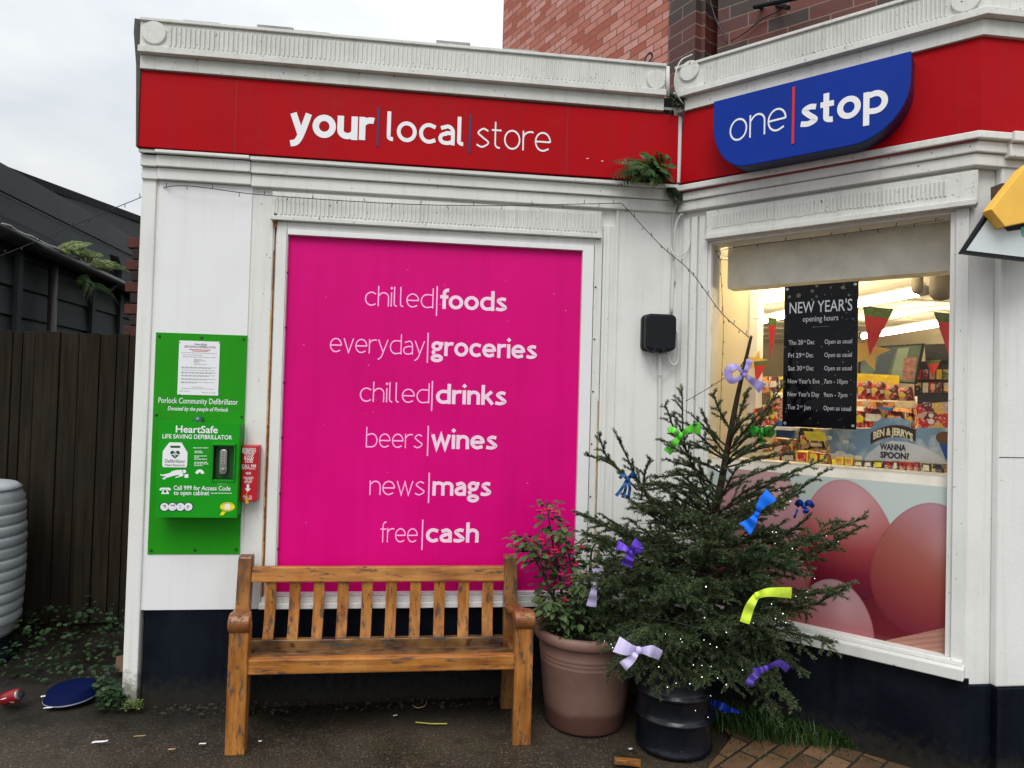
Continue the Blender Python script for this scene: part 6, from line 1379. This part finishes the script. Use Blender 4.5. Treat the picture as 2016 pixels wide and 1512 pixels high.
# ================================================================== WATER BUTT, LITTER, WEEDS
wb=V((at(-88,1280,3.95).x,at(-88,1280,3.95).y,0)); 
gz=lambda v,d=3.72: CAM.z+(ray(20,v)*d).z
st_=thing('butt_stand','dark blue plastic stand under the grey water butt','stand',wb)
zs0=gz(1285); zs1=gz(966)
q=MB(); q.lathe([(0,0),(.30,0),(.29,.02),(.265,zs0-.02),(.27,zs0),(0,zs0)],wb,40); q.build('stand',m_stand,st_,True)
bu=thing('water_butt','tall ribbed grey plastic water butt at the left edge by the fence','water butt',wb+V((0,0,zs0)))
Rb=.325; H_=zs1-zs0; prof=[(0,0),(Rb*.86,0),(Rb*.90,.03)]
for i in range(11):
    z=.07+i*(H_*.80/11); h=H_*.80/11; wide=(i in (3,6,9)); R=Rb*(.93+.05*sin(pi*(i+1)/12)); o_=.006 if wide else .010
    prof+=[(R-.006,z),(R+.002,z+h*.10),(R+o_*.6,z+h*.3),(R+o_*.6,z+h*.7),(R+.002,z+h*.90),(R-.006,z+h*.985)]
prof+=[(Rb*.95,H_*.90),(Rb*.86,H_*.955)]
q=MB(); q.lathe(prof,wb+V((0,0,zs0)),64); q.build('body',m_butt,bu,True)
q=MB(); q.lathe([(Rb*.88,H_*.958),(Rb*.89,H_*.968),(Rb*.80,H_*.992),(Rb*.6,H_*1.004),(0,H_*1.006)],wb+V((0,0,zs0)),64); q.build('lid',m_butt,bu,True)
cn=thing('drink_can','red drink can lying on its side by the water butt stand','can',ground(22,1392))
c0=ground(22,1390)+V((0,0,.034)); ax=(RT*.9+V((0,0,.32))-FWD*.25).normalized(); c0+=V((0,0,.012))
q=MB(); q.lathe([(.024,-.056),(.0265,-.052),(.033,-.044),(.033,.046),(.027,.056)],c0,28,ax); q.build('body',simple('can_red',C(150,18,28,.8),.3,.1,20,metal=0),cn,True)  # body red darkened in the colour for the shade it lies in
MB().lathe([(0,-.0535),(.023,-.0535),(.0252,-.0575),(.0265,-.052)],c0,28,ax).build('rim',m_steel,cn,True); MB().lathe([(.027,.056),(.0245,.059),(0,.055)],c0,28,ax).build('rim',m_steel,cn,True)
X_=ax.cross(V((0,0,1))).normalized(); Y_=X_.cross(ax); fdir=-(FWD-ax*FWD.dot(ax)).normalized(); sdir=ax.cross(fdir)
q=MB()
for th0,zz0,zz1,w_,k_ in ((-.3,-.03,.012,.16,0),(.45,.018,.042,.5,3.0)):
    for i in range(10):
        f0,f1=i/10,(i+1)/10; 
        cc=[]
        for f in (f0,f1):
            z=zz0+(zz1-zz0)*f; a=th0+.35*sin(k_*f)
            for da in (-w_/2,w_/2): aa=a+da*(1-.6*abs(2*f-1)); cc.append(c0+ax*z+(fdir*cos(aa)+sdir*sin(aa))*.0336)
        q.add(cc,[(0,1,3,2)])
q.build('print',m_letter,cn)
bt=thing('blue_tray','dark blue oval plastic tray lying tilted among the weeds','tray',ground(140,1390))
ct=ground(140,1374)+V((0,0,.06)); axt=(V((-.04,-.03,.99))).normalized()
q=MB(); q.lathe([(0,0),(.098,.0),(.108,-.004),(.118,-.042),(.126,-.047),(.126,-.053)],ct,48,axt); o=q.build('dish',m_tray,bt,True)
q=MB(); q.lathe([(.1252,-.0445),(.1275,-.047),(.1268,-.0495)],ct,48,axt); q.build('rim_line',simple('tray_rim',(.22,.23,.26),.5),bt,True)
def scrap(label,u,v,w_,h_,ang,mat,name='litter_scrap',cat='litter',z=.004):
    c=ground(u,v)+V((0,0,z)); q=MB(); a=V((cos(ang),sin(ang),.02)); b_=V((-sin(ang),cos(ang),0)); vs=[]
    for i in range(5):
        for j in (-1,1): vs.append(c+a*(w_*(i/4-.5))+b_*(h_*j*.5*(1-.15*(i%2)))+V((0,0,.003+.001*sin(i*1.7))))
    q.add(vs,[(2*i,2*i+1,2*i+3,2*i+2) for i in range(4)]); o=q.build(name,mat,None,True); m_=o.modifiers.new('thickness','SOLIDIFY'); m_.thickness=.0015; return tag(o,label,cat,'litter on the tarmac')
scrap('white paper strip on the tarmac left of the bench',197,1463,.065,.016,.15,m_paper); scrap('small white cigarette end left of the bench leg',399,1467,.030,.010,.1,m_paper); scrap('pale flat chip near the left edge of the tarmac',338,1478,.03,.008,.2,m_cream)
scrap('white scrap under the bench seat',778,1411,.022,.010,.5,m_paper); scrap('small white fragment beside the left bench leg',512,1462,.014,.012,.5,m_paper); scrap('dull white flake in front of the blue tray',95,1396,.04,.012,.2,m_paper); scrap('pale twig end on the tarmac by the corner post',275,1452,.05,.004,.1,m_cream)
scrap('white pebble between the planter and the drum',1241,1477,.018,.014,.4,m_paper); scrap('rounded white shell left of the blue tray',87,1373,.03,.02,.6,m_paper)
q=MB(); p=[ground(u,v)+V((0,0,.008)) for u,v in ((818,1425),(850,1428),(880,1428))]; q.tube(p,.003,6); tag(q.build('drinking_straw',simple('straw_lime',C(170,160,40),.4)),'thin yellow green straw on the ground under the bench','straw')
q=MB(); p=[ground(u,v)+V((0,0,.012)) for u,v in ((812,1393),(822,1398),(836,1394),(840,1385))]; q.tube(dense(p,5),.0022,5); tag(q.build('dry_twig',m_cream,None,True),'curled pale dry twig under the bench by the wall','twig')
q=MB(); c=ground(1235,1505)+V((0,0,.012)); a=(RT*1.0-FWD*.15); a.z=0; a.normalize(); q.obox(c,(a,a.cross(V((0,0,1))),V((0,0,1))),(.058,.014,.011)); tag(q.build('wood_offcut',m_woodx,None,bevel=.002),'orange wood offcut on the ground in front of the drum','offcut')
q=MB(); c=ground(228,1340)+V((0,.12,.05)); q.obox(c,(V((.9,.2,.1)),V((-.2,.6,.7)),V((.05,-.7,.6))),(.055,.05,.006)); tag(q.build('cardboard_piece',simple('cardboard',C(92,70,48),.8)),'brown cardboard piece standing among the weeds by the white post','cardboard')
def patch(name,label,cat,mat,n,fx,lmin,lmax,kind=None,group=None,wf=.75):
    P=[];D=[]
    for _ in range(n):
        p=fx(); P.append(tuple(p)); a=random.uniform(0,2*pi); D.append((cos(a),sin(a),random.uniform(-.3,.6)))
    ls=np.array([random.uniform(lmin,lmax) for _ in P]); Vv,F=leafmesh(P,D,[(random.uniform(-.5,.5),random.uniform(-.7,.1),1) for _ in P],ls,ls*wf)
    return tag(raw_mesh(name,Vv,F,3,mat),label,cat,group,kind)
def weedpt():
    x=random.uniform(-2.75,-1.72); y=random.uniform(.30,1.06); h=.26*(1-abs(x+2.25)/.75*.6)*min(1,(y-.15)/.5)*random.random()**.6
    return (x,y,max(.01,h))
patch('weed_patch','low dark weeds filling the alley under the fence','weeds',m_weed,650,weedpt,.02,.045,'stuff')
def tuft(u,v,r,h,up=0): 
    c=ground(u,v)
    def f():
        a=random.uniform(0,2*pi); q_=r*math_sqrt(random.random()); return (c.x+q_*cos(a),c.y+q_*sin(a)*.5,.005+h*random.random()*(1-q_/r*.6))
    return f
math_sqrt=math.sqrt
patch('clover_weed','round leaved clover weed at the foot of the white corner post','weed',m_weed,150,tuft(222,1392,.085,.13),.02,.036,wf=1.0)
patch('moss_tuft','small yellowish weed growing over the base of the white post','weed',m_fernbright,110,tuft(262,1398,.05,.07),.008,.018)
patch('ivy_sprig','dark weed sprig beside the blue tray and post','weed',m_weed,110,tuft(205,1372,.07,.14),.018,.034)
patch('dandelion_weed','leafy bright green weed at the foot of the navy bay wall','weed',m_herb,60,tuft(1748,1478,.055,.10),.05,.09,wf=.4)
# debris line along the wall under the bench
def deb(): return (random.uniform(-1.35,.5),random.uniform(-.12,-.01),random.uniform(.0,.012))
patch('leaf_litter','dead leaf litter along the wall base under the bench','leaf litter',simple('dead_leaf',(.03,.022,.014),.8,.5,30),240,deb,.01,.03,'stuff')
# grass along the bay wall
def grass(name,label,n,fx,h0,h1,mat,kind):
    Vv=[];Ff=[]
    for i in range(n):
        p=np.array(fx()); a=random.uniform(0,2*pi); d=np.array([cos(a),sin(a),0]); h=random.uniform(h0,h1); w_=random.uniform(.0014,.003); b_=len(Vv); s=np.array([-d[1],d[0],0])*w_; ln=random.uniform(.2,.9)*h
        m1=p+d*ln*.35+np.array([0,0,h*.6]); tp=p+d*ln+np.array([0,0,h*random.uniform(.6,1)])
        Vv+=[p-s,p+s,m1+s*.8,m1-s*.8,tp]; Ff+=[b_,b_+1,b_+2,b_,b_+2,b_+3,b_+3,b_+2,b_+4]
    return tag(raw_mesh(name,np.array(Vv),Ff,3,mat),label,'grass',None,kind)
m_grass=m_leaf_('grass_blade',(.018,.05,.010),(.06,.12,.025))
gpts=[(1440,1425),(1480,1440),(1520,1450),(1560,1452),(1600,1458),(1640,1462),(1500,1420),(1550,1430)]
def gp():
    u,v=random.choice(gpts); p=ground(u+random.gauss(0,22),v+random.gauss(0,9)); p=safe(p,.0); return (p.x,p.y,.004)
grass('grass','tufts of grass growing along the foot of the bay wall',2600,gp,.03,.11,m_grass,'stuff')
def gp2():
    u=random.uniform(1420,1760); p=ground(u,1478+random.uniform(-12,30)); return (p.x,p.y,.005)
grass('moss','sparse moss and grass in the brick path joints','moss' and 260 or 260,gp2,.006,.025,m_grass,'stuff')

# ================================================================== FERNS
def fern(name,label,base,fronds,mat,width=.05,leafn=18):
    P=[];D=[];Ls=[]; t=thing(name,label,'fern',base); q=MB()
    for pts in fronds:
        c=[V(x) for x in catmull([tuple(p) for p in pts],10)]; q.tube(c,.0013,4); n=len(c)
        for i in range(1,leafn):
            f=i/leafn; k_=min(int(f*(n-1)),n-2); p=c[k_].lerp(c[k_+1],f*(n-1)-k_); tg=(c[k_+1]-c[k_]).normalized(); s=tg.cross(V((.3,-.8,.5))).normalized()
            for sg_ in (-1,1): P.append(tuple(p)); D.append(tuple(s*sg_+tg*.55+V((0,0,-.1)))); Ls.append(width*(1-f)**.7*min(1,.45+2.5*f))
    q.build('stem',m_stem,t); Ls=np.array(Ls)*rng.uniform(.8,1.15,len(Ls)); Vv,F=leafmesh(P,D,[(.2*random.uniform(-1,1),-.6,.8)]*len(P),Ls,Ls*.5,.2,.25); raw_mesh('frond',Vv,F,3,mat,t); return t
fb=FA.P(*A(1290,345,.09),.09); fr_=[]
for u,v,d in ((1200,318,.18),(1203,352,.20),(1225,330,.25),(1258,302,.16),(1262,345,.26),(1240,362,.2),(1285,318,.2),(1322,312,.15),(1335,330,.2),(1310,372,.2),(1285,375,.22),(1270,325,.12),(1328,360,.25),(1198,345,.12),(1212,368,.16),(1225,318,.1),(1300,300,.1),(1318,345,.26)):
    e=FA.P(*A(u,v,d),d); fr_.append([fb+V((random.uniform(-.02,.04),0,random.uniform(-.02,.02))),fb.lerp(e,.5)+V((0,-.02,.03)),e])
fern('wall_fern','green fern growing from the ledge below the red fascia corner',fb,fr_,m_fern,.075,15)
fb=FA.P(*A(1326,385,.06),.06); fern('wall_fern','small dark fern hanging below the fascia corner beside the pipes',fb,[[fb+V((0,0,.06)),fb+V((random.uniform(-.03,.03),-.03,.0)),fb+V((random.uniform(-.05,.05),-.05,-.07-.03*random.random()))] for _ in range(7)],m_leaf_('dark_fern_leaf',(.008,.022,.008),(.02,.045,.015)),.05)
fb=FA.P(*A(1330,200,.08),.08); fern('wall_fern','dark creeping fern in the gap between the two cornices',fb,[[fb,fb+V((random.uniform(-.05,.05),-.03,random.uniform(-.04,.04))),fb+V((random.uniform(-.07,.07),-.05,random.uniform(-.14,.07)))] for _ in range(14)],bpy.data.materials['dark_fern_leaf'],.035)
fbs=[onX(u,v,XS+.05) for u,v in ((112,500),(140,508),(165,520),(185,530))]; fr_=[]
for b_ in fbs:
    for _ in range(6):
        e=b_+V((random.uniform(.0,.30),random.uniform(-.2,.30),random.uniform(-.03,.10))); fr_.append([b_,b_.lerp(e,.5)+V((0,0,.05)),e])
fern('gutter_fern','bright yellow green fern sprouting from the shed gutter',fbs[1],fr_,m_fernbright,.06)
fbs=[onX(u,v,XS+.05) for u,v in ((150,548),(165,555))]; fr_=[]
for b_ in fbs:
    for _ in range(4):
        e=b_+V((random.uniform(.0,.2),random.uniform(-.1,.35),random.uniform(-.22,-.1))); fr_.append([b_,b_.lerp(e,.5)+V((0.03,0,.05)),e])
fern('gutter_fern','darker fern hanging below the shed gutter',fbs[0],fr_,m_fern,.06)
